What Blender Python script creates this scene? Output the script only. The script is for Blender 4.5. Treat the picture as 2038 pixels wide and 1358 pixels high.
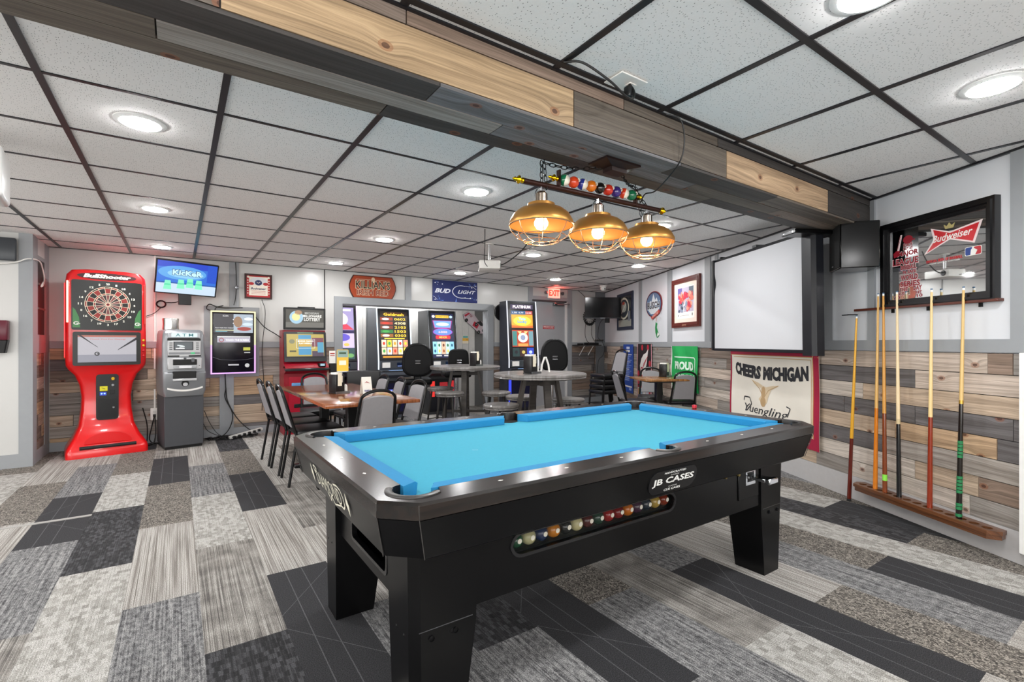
import bpy, bmesh, math, random
from mathutils import Matrix, Vector
from mathutils.geometry import tessellate_polygon
random.seed(7)
PI = math.pi
for o in list(bpy.data.objects): bpy.data.objects.remove(o)
C = bpy.context.scene.collection
SC = bpy.context.scene

# ------------------------------------------------------------------ camera
YAW = math.radians(34.5)
EYE = 1.20
cam_d = bpy.data.cameras.new('camera'); cam = bpy.data.objects.new('camera', cam_d); C.objects.link(cam)
cam.location = (0, 0, EYE); cam.rotation_euler = (PI/2, 0, -YAW)
cam_d.sensor_fit = 'HORIZONTAL'; cam_d.sensor_width = 36
cam_d.lens = 36*967/2038; cam_d.shift_y = 5/2038; cam_d.clip_start = .02
SC.camera = cam
# ------------------------------------------------------------------ world and exposure
w = bpy.data.worlds.new('world'); SC.world = w; w.use_nodes = True
w.node_tree.nodes['Background'].inputs[0].default_value = (.9, .95, 1, 1)
w.node_tree.nodes['Background'].inputs[1].default_value = .3
SC.view_settings.view_transform = 'Standard'; SC.view_settings.look = 'None'
SC.cycles.diffuse_bounces = 10; SC.cycles.max_bounces = 14; SC.view_settings.gamma = 1; SC.view_settings.use_curve_mapping = False
SC.view_settings.exposure = 0.74
DOWN = 135.0      # recessed lamp strength
CEIL = 2.27
DAY = 5.2          # brightness of the glowing windows added on the unseen side as fill light

# ------------------------------------------------------------------ colours and materials
def lin(h):
    if not isinstance(h, str): return tuple(h)[:3]
    h = h.lstrip('#'); v = [int(h[i:i+2], 16)/255 for i in (0, 2, 4)]
    return tuple(x/12.92 if x <= .04045 else ((x+.055)/1.055)**2.4 for x in v)
_m = {}
class NT:
    def __init__(s, name):
        s.m = bpy.data.materials.new(name); s.m.use_nodes = True; s.t = s.m.node_tree; s.n = s.t.nodes
        s.b = s.n['Principled BSDF']
    def node(s, typ, **kw):
        n = s.n.new('ShaderNode'+typ)
        for k, v in kw.items():
            if k.startswith('i_'):
                key = k[2:]; key = int(key) if key.isdigit() else key.replace('_', ' ')
                if hasattr(v, 'node'): s.t.links.new(v, n.inputs[key])
                else: n.inputs[key].default_value = v
            else: setattr(n, k, v)
        return n
    def link(s, a, b): s.t.links.new(a, b)
    def math(s, op, a, b=None, c=None, clamp=False):
        n = s.n.new('ShaderNodeMath'); n.operation = op; n.use_clamp = clamp
        for i, v in enumerate((a, b, c)):
            if v is None: continue
            if hasattr(v, 'node'): s.t.links.new(v, n.inputs[i])
            else: n.inputs[i].default_value = v
        return n.outputs[0]
    def mix(s, f, a, b, mode='MIX'):
        n = s.n.new('ShaderNodeMix'); n.data_type = 'RGBA'; n.blend_type = mode
        for i, v in ((0, f), (6, a), (7, b)):
            if hasattr(v, 'node'): s.t.links.new(v, n.inputs[i])
            elif i == 0: n.inputs[0].default_value = v
            else: n.inputs[i].default_value = (*lin(v), 1)
        return n.outputs[2]
    def ramp(s, f, stops, interp='LINEAR'):
        n = s.n.new('ShaderNodeValToRGB'); n.color_ramp.interpolation = interp
        e = n.color_ramp.elements
        while len(e) < len(stops): e.new(.5)
        for k, (p, c) in enumerate(stops): e[k].position = p; e[k].color = (*lin(c), 1)
        s.t.links.new(f, n.inputs[0]); return n.outputs[0]
    def bump(s, h, strength=.3, dist=.002):
        n = s.node('Bump', i_Strength=strength, i_Distance=dist); s.link(h, n.inputs['Height']); s.link(n.outputs[0], s.b.inputs['Normal'])
def mat(col, rough=.5, metal=0, emit=0, noise=.06, scale=30, name=None, coat=0, bump=0, alpha=1, trans=0, spec=.5):
    key = (str(col), rough, metal, emit, noise, scale, coat, bump, alpha, trans, spec)
    if key in _m: return _m[key]
    s = NT(name or 'paint'); b = s.b
    c = lin(col)
    tc = s.node('TexCoord').outputs['Object']
    nz = s.node('TexNoise', i_Vector=tc, i_Scale=scale, i_Detail=3.0)
    lo = tuple(max(0, x*(1-noise)) for x in c); hi = tuple(min(1, x*(1+noise)) for x in c)
    colr = s.mix(nz.outputs['Fac'], lo, hi)
    if emit: b.inputs['Base Color'].default_value = (.02, .02, .02, 1)
    else: s.link(colr, b.inputs['Base Color'])
    b.inputs['Specular IOR Level'].default_value = spec
    b.inputs['Roughness'].default_value = rough; b.inputs['Metallic'].default_value = metal
    if coat: b.inputs['Coat Weight'].default_value = coat; b.inputs['Coat Roughness'].default_value = .08
    if emit:
        s.link(colr, b.inputs['Emission Color']); b.inputs['Emission Strength'].default_value = emit
    if bump: s.bump(nz.outputs['Fac'], bump)
    if alpha < 1: b.inputs['Alpha'].default_value = alpha
    if trans: b.inputs['Transmission Weight'].default_value = trans
    _m[key] = s.m; return s.m
def lit(col, e=1.0): return mat(col, .3, 0, e*.68, .03, 60)

def wood_mat(name, rough=.62, attr=True, base=None, knots=True, gscale=1.0, coat=0):
    s = NT(name); b = s.b
    uv = s.node('TexCoord').outputs['UV']
    sep = s.node('SeparateXYZ', i_0=uv); u, v = sep.outputs[0], sep.outputs[1]
    comb = s.node('CombineXYZ', i_X=s.math('MULTIPLY', u, 1.1), i_Y=s.math('MULTIPLY', v, 7.0)).outputs[0]
    kc = s.node('CombineXYZ', i_X=s.math('MULTIPLY', u, 2.4), i_Y=s.math('MULTIPLY', v, 3.4)).outputs[0]
    vor = s.node('TexVoronoi', voronoi_dimensions='2D', i_Vector=kc, i_Scale=1.25, i_Randomness=1.0)
    d = vor.outputs['Distance']
    pick = s.math('GREATER_THAN', s.node('SeparateColor', i_0=vor.outputs['Color']).outputs[0], .30)
    near = s.math('MULTIPLY', s.math('SUBTRACT', 1.0, s.math('DIVIDE', d, .30), clamp=True), pick)
    warp = s.math('MULTIPLY', s.math('POWER', near, 2.0), .034 if knots else 0)
    low = s.node('TexNoise', i_Vector=comb, i_Scale=1.3, i_Detail=2.0).outputs['Fac']
    v2 = s.math('ADD', s.math('ADD', v, warp), s.math('MULTIPLY', low, .07))
    gv = s.node('CombineXYZ', i_X=s.math('MULTIPLY', u, 2.2*gscale), i_Y=s.math('MULTIPLY', v2, 120*gscale)).outputs[0]
    g = s.node('TexNoise', i_Vector=gv, i_Scale=1.0, i_Detail=5.0, i_Roughness=.65).outputs['Fac']
    gv2 = s.node('CombineXYZ', i_X=s.math('MULTIPLY', u, .9), i_Y=s.math('MULTIPLY', v2, 26*gscale)).outputs[0]
    g2 = s.node('TexNoise', i_Vector=gv2, i_Scale=1.0, i_Detail=3.0).outputs['Fac']
    bl = s.node('TexNoise', i_Vector=comb, i_Scale=2.6, i_Detail=3.0).outputs['Fac']
    if attr: base_c = s.node('Attribute', attribute_name='tone').outputs['Color']
    else: base_c = s.node('RGB').outputs[0]; base_c.node.outputs[0].default_value = (*lin(base), 1)
    gr = s.ramp(g, [(.30, '#77716c'), (.50, '#d2cdc8'), (.70, '#ffffff')])
    c1 = s.mix(.72, base_c, gr, 'MULTIPLY')
    gr2 = s.ramp(g2, [(.36, '#a9a39c'), (.60, '#ffffff')])
    c2 = s.mix(.6, c1, gr2, 'MULTIPLY')
    c2 = s.mix(s.ramp(bl, [(.45, '#000000'), (.75, '#3c3c3c')]), c2, '#5b5a5c')
    if knots:
        km = s.math('MULTIPLY', s.math('LESS_THAN', d, .040), pick)
        c2 = s.mix(s.math('MULTIPLY', km, .85), c2, '#4a2412')
        ring = s.math('MULTIPLY', s.math('MULTIPLY', s.math('LESS_THAN', d, .075), pick), s.math('GREATER_THAN', d, .040))
        c2 = s.mix(s.math('MULTIPLY', ring, .45), c2, '#8a4a20')
    s.link(c2, b.inputs['Base Color']); b.inputs['Roughness'].default_value = rough
    if coat: b.inputs['Coat Weight'].default_value = coat; b.inputs['Coat Roughness'].default_value = .12
    s.bump(g, .35, .0015)
    return s.m

# ------------------------------------------------------------------ mesh builder
class MB:
    def __init__(s): s.v = []; s.f = []; s.fm = []; s.sm = []; s.mats = []; s.uv = {}; s.tone = {}; s.M = Matrix.Identity(4)
    def mi(s, m):
        if m not in s.mats: s.mats.append(m)
        return s.mats.index(m)
    def add(s, vs, fs, m, smooth=False, uvs=None, tone=None):
        k = len(s.v); s.v += [tuple(s.M @ Vector(p)) for p in vs]; i = s.mi(m)
        for n, f in enumerate(fs):
            if uvs: s.uv[len(s.f)] = uvs[n]
            if tone: s.tone[len(s.f)] = tone
            s.f.append(tuple(k+a for a in f)); s.fm.append(i); s.sm.append(smooth)
        return s
    def box(s, x0, x1, y0, y1, z0, z1, m, bev=0, seg=2, smooth=False):
        if bev <= 0:
            vs = [(x, y, z) for x in (x0, x1) for y in (y0, y1) for z in (z0, z1)]
            return s.add(vs, [(0, 1, 3, 2), (4, 6, 7, 5), (0, 4, 5, 1), (2, 3, 7, 6), (0, 2, 6, 4), (1, 5, 7, 3)], m)
        bm = bmesh.new(); bmesh.ops.create_cube(bm, size=1)
        for v in bm.verts: v.co = Vector(((x0+x1)/2+v.co.x*(x1-x0), (y0+y1)/2+v.co.y*(y1-y0), (z0+z1)/2+v.co.z*(z1-z0)))
        bmesh.ops.bevel(bm, geom=bm.edges[:], offset=min(bev, abs(x1-x0)*.49, abs(y1-y0)*.49, abs(z1-z0)*.49), segments=seg, profile=.5, affect='EDGES')
        return s.frombm(bm, m, True)
    def frombm(s, bm, m, smooth):
        bm.verts.index_update()
        s.add([v.co for v in bm.verts], [[v.index for v in f.verts] for f in bm.faces], m, smooth); bm.free(); return s
    def tube(s, pts, r, m, seg=8, caps=True, closed=False, sq=False):
        pts = [Vector(p) for p in pts]; n = len(pts); rs = r if isinstance(r, (list, tuple)) else [r]*n
        up = Vector((0, 0, 1)); t0 = (pts[1]-pts[0]).normalized()
        if abs(t0.dot(up)) > .95: up = Vector((1, 0, 0))
        nrm = t0.cross(up).normalized(); vs = []
        for i in range(n):
            if closed: t = (pts[(i+1) % n]-pts[i-1]).normalized()
            else: t = ((pts[min(i+1, n-1)]-pts[max(i-1, 0)])).normalized()
            nrm = (nrm - t*nrm.dot(t)).normalized(); bn = t.cross(nrm)
            for k in range(seg):
                a = 2*PI*(k+(.5 if sq else 0))/seg
                vs.append(pts[i]+(nrm*math.cos(a)+bn*math.sin(a))*rs[i])
        fs = []
        for i in range(n if closed else n-1):
            j = (i+1) % n
            for k in range(seg): fs.append((i*seg+k, i*seg+(k+1) % seg, j*seg+(k+1) % seg, j*seg+k))
        if caps and not closed: fs += [tuple(range(seg-1, -1, -1)), tuple((n-1)*seg+k for k in range(seg))]
        return s.add(vs, fs, m, not sq)
    def lathe(s, prof, m, seg=24, c=(0, 0, 0), axis='z', smooth=True, a0=0, a1=2*PI):
        vs = []; full = abs(a1-a0-2*PI) < 1e-6; ns = seg if full else seg+1
        for r, z in prof:
            for k in range(ns):
                a = a0+(a1-a0)*k/seg; x, y = r*math.cos(a), r*math.sin(a)
                p = (x, y, z) if axis == 'z' else ((x, z, y) if axis == 'y' else (z, x, y))
                vs.append((c[0]+p[0], c[1]+p[1], c[2]+p[2]))
        fs = []
        for i in range(len(prof)-1):
            for k in range(seg):
                k2 = (k+1) % ns if full else k+1
                f = (i*ns+k, i*ns+k2, (i+1)*ns+k2, (i+1)*ns+k); fs.append(f if axis != 'y' else f[::-1])
        return s.add(vs, fs, m, smooth)
    def loft(s, secs, m, smooth=True, caps=True):
        n = len(secs[0]); vs = [p for q in secs for p in q]; fs = []
        for i in range(len(secs)-1):
            for k in range(n): fs.append((i*n+k, i*n+(k+1) % n, (i+1)*n+(k+1) % n, (i+1)*n+k))
        if caps: fs += [tuple(range(n-1, -1, -1)), tuple((len(secs)-1)*n+k for k in range(n))]
        return s.add(vs, fs, m, smooth)
    def prism(s, poly, a, b, m, plane='xz', holes=(), smooth=False):
        def P(u, v, w): return (u, w, v) if plane == 'xz' else ((u, v, w) if plane == 'xy' else (w, u, v))
        loops = [list(poly)]+[list(h) for h in holes]; flat = [p for l in loops for p in l]; n = len(flat)
        tris = tessellate_polygon([[Vector((x, y, 0)) for x, y in l] for l in loops])
        vs = [P(x, y, a) for x, y in flat]+[P(x, y, b) for x, y in flat]
        fs = [tuple(t) for t in tris]+[tuple(n+i for i in reversed(t)) for t in tris]; o = 0
        for l in loops:
            for k in range(len(l)):
                i, j = o+k, o+(k+1) % len(l); fs.append((i, j, n+j, n+i))
            o += len(l)
        return s.add(vs, fs, m, smooth)
    # flat marks on a local XZ face, front is -y
    def rect(s, x0, x1, z0, z1, y, m): return s.add([(x0, y, z0), (x1, y, z0), (x1, y, z1), (x0, y, z1)], [(0, 1, 2, 3)], m)
    def poly(s, pts, y, m):
        tris = tessellate_polygon([[Vector((a, b, 0)) for a, b in pts]])
        fs = []
        for t in tris:
            a, b, c = (pts[i] for i in t); cr = (b[0]-a[0])*(c[1]-a[1])-(b[1]-a[1])*(c[0]-a[0])
            fs.append(tuple(t) if cr > 0 else tuple(reversed(t)))
        return s.add([(a, y, b) for a, b in pts], fs, m)
    def disc(s, x, z, rx, rz, y, m, n=28, rot=0):
        c, q = math.cos(rot), math.sin(rot)
        return s.poly([(x+rx*math.cos(t)*c-rz*math.sin(t)*q, z+rx*math.cos(t)*q+rz*math.sin(t)*c) for t in [2*PI*k/n for k in range(n)]], y, m)
    def ring(s, x, z, r0, r1, y, m, n=40, a0=0, a1=2*PI, sx=1, sz=1):
        vs = []; 
        for k in range(n+1):
            t = a0+(a1-a0)*k/n
            for r in (r0, r1): vs.append((x+r*sx*math.cos(t), y, z+r*sz*math.sin(t)))
        return s.add(vs, [(2*k, 2*k+1, 2*k+3, 2*k+2) for k in range(n)], m)
    def line(s, pts, wd, y, m):
        for (a, b), (c, d) in zip(pts, pts[1:]):
            L = math.hypot(c-a, d-b) or 1; nx, nz = -(d-b)/L*wd/2, (c-a)/L*wd/2
            s.poly([(a-nx, b-nz), (c-nx, d-nz), (c+nx, d+nz), (a+nx, b+nz)], y, m)
        return s
    def text(s, body, x, z, wd, h, y, m, shear=0, rot=0, fat=0, arc=0):
        vs, fs = glyphs(body, shear, fat)
        if not vs: return s
        xs = [p[0] for p in vs]; zs = [p[1] for p in vs]; ax, bx, az, bz = min(xs), max(xs), min(zs), max(zs)
        sx = wd/(bx-ax); sz = h/(bz-az) if h else sx; c, q = math.cos(rot), math.sin(rot); out = []
        for p in vs:
            a = (p[0]-(ax+bx)/2)*sx; b = (p[1]-(az+bz)/2)*sz
            b += arc*(1-(2*a/wd)**2)
            out.append((x+a*c-b*q, y, z+a*q+b*c))
        return s.add(out, fs, m)
    def build(s, name, parent=None, label=None):
        me = bpy.data.meshes.new(name); me.from_pydata(s.v, [], s.f)
        for m in s.mats: me.materials.append(m)
        me.polygons.foreach_set('material_index', s.fm); me.polygons.foreach_set('use_smooth', s.sm)
        if s.uv:
            ul = me.uv_layers.new(name='UVMap')
            for p in me.polygons:
                q = s.uv.get(p.index)
                if q:
                    for li, t in zip(p.loop_indices, q): ul.data[li].uv = t
        if s.tone:
            ca = me.color_attributes.new('tone', 'FLOAT_COLOR', 'CORNER')
            for p in me.polygons:
                t = s.tone.get(p.index)
                if t:
                    for li in p.loop_indices: ca.data[li].color = (*t, 1)
        me.update(); me.validate()
        if any(s.sm) and not all(s.sm): pass
        o = bpy.data.objects.new(name, me); C.objects.link(o)
        if any(s.sm):
            try: me.set_sharp_from_angle(angle=math.radians(38))
            except Exception: pass
        if parent is not None: o.parent = parent
        if label: o['label'] = label
        return o
_g = {}
def glyphs(body, shear, fat):
    k = (body, shear, fat)
    if k in _g: return _g[k]
    cu = bpy.data.curves.new('t', 'FONT'); cu.body = body; cu.size = 1; cu.shear = shear; cu.offset = fat; cu.resolution_u = 2
    o = bpy.data.objects.new('t', cu); C.objects.link(o)
    dg = bpy.context.evaluated_depsgraph_get(); e = o.evaluated_get(dg); me = e.to_mesh()
    vs = [(v.co.x, v.co.y) for v in me.vertices]; fs = [tuple(p.vertices) for p in me.polygons]
    e.to_mesh_clear(); bpy.data.objects.remove(o); bpy.data.curves.remove(cu)
    out = []
    for f in fs:
        a, b, c = vs[f[0]], vs[f[1]], vs[f[2]]
        cr = (b[0]-a[0])*(c[1]-a[1])-(b[1]-a[1])*(c[0]-a[0]); out.append(f if cr > 0 else f[::-1])
    _g[k] = (vs, out); return _g[k]
def rrect(x0, x1, z0, z1, r, n=5):
    p = []
    for cx, cz, a in ((x1-r, z1-r, 0), (x0+r, z1-r, PI/2), (x0+r, z0+r, PI), (x1-r, z0+r, 1.5*PI)):
        for k in range(n+1): t = a+PI/2*k/n; p.append((cx+r*math.cos(t), cz+r*math.sin(t)))
    return p
def spline(pts, n=6):
    P = [Vector(p) for p in pts]; P = [P[0]*2-P[1]]+P+[P[-1]*2-P[-2]]; out = []
    for i in range(1, len(P)-2):
        for k in range(n):
            t = k/n; a, b, c, d = P[i-1:i+3]
            out.append(.5*((2*b)+(c-a)*t+(2*a-5*b+4*c-d)*t*t+(3*b-a-3*c+d)*t**3))
    out.append(P[-2]); return out
def thing(name, label, cat, loc=(0, 0, 0), rz=0, group=None):
    o = bpy.data.objects.new(name, None); C.objects.link(o); o.empty_display_size = .1
    o.location = loc; o.rotation_euler = (0, 0, rz); o['label'] = label; o['category'] = cat
    if group: o['group'] = group
    return o
def tag(o, label, cat, group=None, loc=None, rz=None):
    o['label'] = label; o['category'] = cat
    if group: o['group'] = group
    if loc is not None: o.location = loc
    if rz is not None: o.rotation_euler = (0, 0, rz)
    return o
def struct(mb, name):
    o = mb.build(name); o['kind'] = 'structure'; return o
def dup(root, loc, rz, label, group=None):
    r = root.copy(); C.objects.link(r); r.location = loc; r.rotation_euler = (0, 0, rz); r['label'] = label
    if group: r['group'] = group
    for ch in list(root.children):
        c = ch.copy(); C.objects.link(c); c.parent = r
        for g in ch.children:
            d = g.copy(); C.objects.link(d); d.parent = c
    return r

# right wall: runs from (3.46, 0) towards the far corner, 65 degrees from the back wall
K = .538; KN = math.sqrt(1+K*K)
RZ = math.atan2(-1/KN, -K/KN)            # rotation of everything hung on the right wall
def R(u, z=0, off=0): return (3.46+K*u/KN-off/KN, u/KN+off*K/KN, z)
BW = 7.32                                # back wall plane
UMAX = 8.32

BLACK = mat('#0b0b0c', .38); BLACKM = mat('#121214', .3, .6); CHROME = mat('#d0d2d6', .15, 1); STEEL = mat('#8f9296', .3, 1)
WHITE = mat('#ece9e4', .45); GREYT = mat('#94979a', .5, 0, 0, .05, 14); RUB = mat('#0e0e0f', .7)
CABLE = mat('#0a0a0a', .45)
WALLW = mat('#c6c5c2', .28, 0, 0, .02, 3)
WOODP = wood_mat('reclaimed_planks')

# ------------------------------------------------------------------ carpet
def carpet(kind):
    s = NT('carpet_'+kind); b = s.b; b.inputs['Roughness'].default_value = .95
    uv = s.node('TexCoord').outputs['UV']; sep = s.node('SeparateXYZ', i_0=uv); u, v = sep.outputs[0], sep.outputs[1]
    fine = s.node('TexNoise', i_Vector=uv, i_Scale=260.0, i_Detail=2.0).outputs['Fac']
    def stripes(fu, fv, det=2.0):
        q = s.node('CombineXYZ', i_X=s.math('MULTIPLY', u, fu), i_Y=s.math('MULTIPLY', v, fv)).outputs[0]
        return s.node('TexNoise', i_Vector=q, i_Scale=1.0, i_Detail=det).outputs['Fac']
    if kind == 'dark':
        c = s.ramp(fine, [(.3, '#232326'), (.7, '#3e3e42')])
        def ln(a, bb, cc, wd):     # |a u + b v - c| < w
            e = s.math('ABSOLUTE', s.math('SUBTRACT', s.math('ADD', s.math('MULTIPLY', u, a), s.math('MULTIPLY', v, bb)), cc))
            return s.math('LESS_THAN', e, wd)
        tot = None
        for q in ((1, 0, .085, .0022), (1, 0, .165, .0022), (.80, .6, .35, .0016), (.80, -.6, -.42, .0016)):
            l = ln(*q); tot = l if tot is None else s.math('MAXIMUM', tot, l)
        c = s.mix(s.math('MULTIPLY', tot, .4), c, '#8e8e92')
    elif kind in ('basket', 'light'):
        br = s.node('TexBrick', i_Vector=uv, i_Scale=1.0, i_Mortar_Size=.0016, i_Brick_Width=.018 if kind == 'basket' else .024, i_Row_Height=.034, offset=.5)
        br.inputs['Color1'].default_value = (0, 0, 0, 1); br.inputs['Color2'].default_value = (1, 1, 1, 1); br.inputs['Mortar'].default_value = (.5, .5, .5, 1)
        n = stripes(170, 1.2, 1.0)
        f = s.math('ADD', s.math('MULTIPLY', s.node('SeparateColor', i_0=br.outputs['Color']).outputs[0], .45), s.math('MULTIPLY', n, .6))
        f = s.math('ADD', f, s.math('MULTIPLY', fine, .15))
        if kind == 'basket': c = s.ramp(f, [(.3, '#161618'), (.55, '#2c2c2f'), (.8, '#57575b')])
        else: c = s.ramp(f, [(.32, '#9b9993'), (.52, '#b3b1ab'), (.75, '#d4d2ce')])
    elif kind == 'stripe':
        f = s.math('ADD', s.math('MULTIPLY', stripes(230, .8, 1.0), .75), s.math('MULTIPLY', stripes(45, 2.5), .28))
        c = s.ramp(f, [(.38, '#857f79'), (.47, '#a8a39d'), (.54, '#c3bfb9'), (.62, '#d8d5d0')])
    elif kind == 'worn':
        f = s.math('ADD', s.math('MULTIPLY', stripes(190, 1.4, 1.0), .65), s.math('MULTIPLY', stripes(9, 9, 4.0), .38))
        c = s.ramp(f, [(.38, '#65615e'), (.47, '#8a8681'), (.56, '#a9a59f'), (.66, '#c9c6c0')])
    elif kind == 'grey':
        f = s.math('ADD', s.math('MULTIPLY', stripes(60, 34, 3.0), .42), s.math('MULTIPLY', stripes(160, 2.5, 1.0), .4))
        f = s.math('ADD', f, s.math('MULTIPLY', fine, .22))
        c = s.ramp(f, [(.40, '#454547'), (.50, '#7e7e80'), (.58, '#a2a2a2'), (.66, '#b9b9b8')])
    else:   # speck
        q = s.node('CombineXYZ', i_X=s.math('MULTIPLY', u, 60.0), i_Y=s.math('MULTIPLY', v, 42.0)).outputs[0]
        f = s.node('TexNoise', i_Vector=q, i_Scale=1.0, i_Detail=3.0, i_Distortion=2.5).outputs['Fac']
        c = s.ramp(f, [(.38, '#3e3a36'), (.50, '#77716a'), (.60, '#b7b0a6')])
    c = s.mix(1.0, c, s.ramp(fine, [(.38, '#a8a7a6'), (.62, '#f4f3f2')]), 'MULTIPLY'); s.link(c, b.inputs['Base Color']); s.bump(fine, .5, .003)
    return s.m
CP = {k: carpet(n) for k, n in zip('DBLSWGN', ('dark', 'basket', 'light', 'stripe', 'worn', 'grey', 'speck'))}
SPEC = {-1: {0: 'G', 1: 'G', 2: 'S', 3: 'N', 4: 'D', 5: 'W'}, 0: {0: 'B', 1: 'W', 2: 'L', 3: 'G', 4: 'S'}, 1: {0: 'W', 1: 'D', 2: 'S', 3: 'D', 4: 'N', 5: 'B'},
        2: {-1: 'L', 0: 'G', 1: 'S', 2: 'W', 3: 'S', 4: 'L'}, 3: {0: 'G', 1: 'B', 2: 'S', 3: 'D'}, 4: {-1: 'G', 0: 'D', 1: 'L', 2: 'W'}, 5: {0: 'G', 1: 'N', -1: 'W'},
        6: {-1: 'L', 0: 'W', 1: 'S'}, 7: {-1: 'S', 0: 'D', 1: 'G'}, 8: {-1: 'N', 0: 'S', 1: 'D'}, 9: {-1: 'S', 0: 'G', 1: 'S', 2: 'B'}, 10: {-1: 'D', 0: 'N', 1: 'B'},
        11: {-1: 'S', 0: 'L', 1: 'L'}, 12: {-1: 'N', 0: 'B', 1: 'S'}, 13: {-1: 'G', 0: 'D', 1: 'L'}, 14: {-1: 'S', 0: 'N', 1: 'G'}, 15: {0: 'S', 1: 'G'},
        -2: {-1: 'W', 0: 'G', 1: 'L', 2: 'B', 3: 'L', 4: 'N'}, -3: {0: 'S', 1: 'W', 2: 'G', 3: 'D', 4: 'G', 5: 'S'}, -4: {1: 'G', 2: 'S', 3: 'N', 4: 'S'}, -5: {2: 'G', 3: 'S', 4: 'L', 5: 'N'}, -6: {3: 'G', 4: 'G', 5: 'N'}}
fl = MB(); W, L = .293, 1.155
rr = random.Random(3)
for k in range(-16, 26):
    prev = None
    for n in range(-4, 8):
        y0 = (1.06 if k % 2 == 0 else .48)+L*n; x0 = .085+W*k
        if x0 > 8 or x0 < -4.4 or y0+L < -3 or y0 > 8.3: continue
        t = SPEC.get(k, {}).get(n) or rr.choice([c for c in 'DLSWGGNSB' if c != prev]); prev = t
        du, dv = rr.random()*5 if t != 'D' else 0, rr.random()*5 if t != 'D' else 0
        fl.add([(x0, y0, 0), (x0+W, y0, 0), (x0+W, y0+L, 0), (x0, y0+L, 0)], [(0, 1, 2, 3)], CP[t],
               uvs=[[(du, dv), (du+W, dv), (du+W, dv+L), (du, dv+L)]])
fl.box(-4.4, 8.2, -3, 8.4, -.06, -.002, GREYT)
struct(fl, 'floor')
m = MB(); m.box(-1.5, -.497, 4.44, 4.475, 0, .004, mat('#a09e9a', .6)); struct(m, 'trim_1')

# ------------------------------------------------------------------ ceiling
def ceil_mat():
    s = NT('acoustic_tile'); b = s.b; b.inputs['Roughness'].default_value = .9
    oc = s.node('TexCoord').outputs['Object']
    sx = s.node('SeparateXYZ', i_0=oc); n = s.node('TexNoise', i_Vector=oc, i_Scale=3.0).outputs['Color']
    q = s.node('VectorMath', operation='MULTIPLY', i_0=s.node('VectorMath', operation='ADD', i_0=oc, i_1=s.node('VectorMath', operation='SCALE', i_0=n, i_Scale=.12).outputs[0]).outputs[0])
    q.inputs[1].default_value = (105, 62, 1)
    vo = s.node('TexVoronoi', voronoi_dimensions='2D', i_Vector=q.outputs[0], i_Scale=1.0, i_Randomness=1.0)
    pick = s.math('GREATER_THAN', s.node('SeparateColor', i_0=vo.outputs['Color']).outputs[0], .55)
    hole = s.math('MULTIPLY', s.math('LESS_THAN', vo.outputs['Distance'], .135), pick)
    fine = s.node('TexNoise', i_Vector=oc, i_Scale=180.0).outputs['Fac']
    c = s.mix(fine, '#eceae8', '#f6f4f2'); c = s.mix(s.math('MULTIPLY', hole, .8), c, '#3b3936')
    s.link(c, b.inputs['Base Color']); return s.m
TILE = ceil_mat(); TBAR = mat('#15151a', .35)
m = MB(); m.box(-4.4, 8.2, -3, 8.4, CEIL, CEIL+.06, TILE)
def clipx(y, extra=0): return min(8.0, 3.46+K*y)      # where the right wall cuts the ceiling
bw = .0135
xs_b = [-1.0736+.6177*i for i in range(-5, 15)]
for x in xs_b:
    y0 = max(1.8, (x-3.46)/K)
    if y0 < BW: m.box(x-bw, x+bw, y0, BW, CEIL-.005, CEIL, TBAR)
for j in range(-1, 8):
    y = 2.623+.6016*j; m.box(-4.2, clipx(y), y-bw*.7, y+bw*.7, CEIL-.004, CEIL, TBAR)
m.box(-4.2, 7.4, BW-.022, BW, CEIL-.006, CEIL, TBAR)
for i in range(-9, 6):
    x = 1.204+.6177*i
    y1 = 1.48
    y0 = max(-2.9, (x-3.46)/K)
    if y0 < y1: m.box(x-bw, x+bw, y0, y1, CEIL-.005, CEIL, TBAR)
for j in range(0, 8):
    y = 1.422-.6016*j; m.box(-4.2, clipx(y), y-bw, y+bw, CEIL-.006, CEIL, TBAR)
m.box(-4.2, clipx(1.48), 1.455, 1.479, CEIL-.007, CEIL, TBAR)
p0, p1 = R(-2.6, 0, .012), R(UMAX, 0, .012)
m.tube([(p0[0], p0[1], CEIL-.004), (p1[0], p1[1], CEIL-.004)], .013, TBAR, 4, sq=True)
struct(m, 'ceiling')

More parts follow.
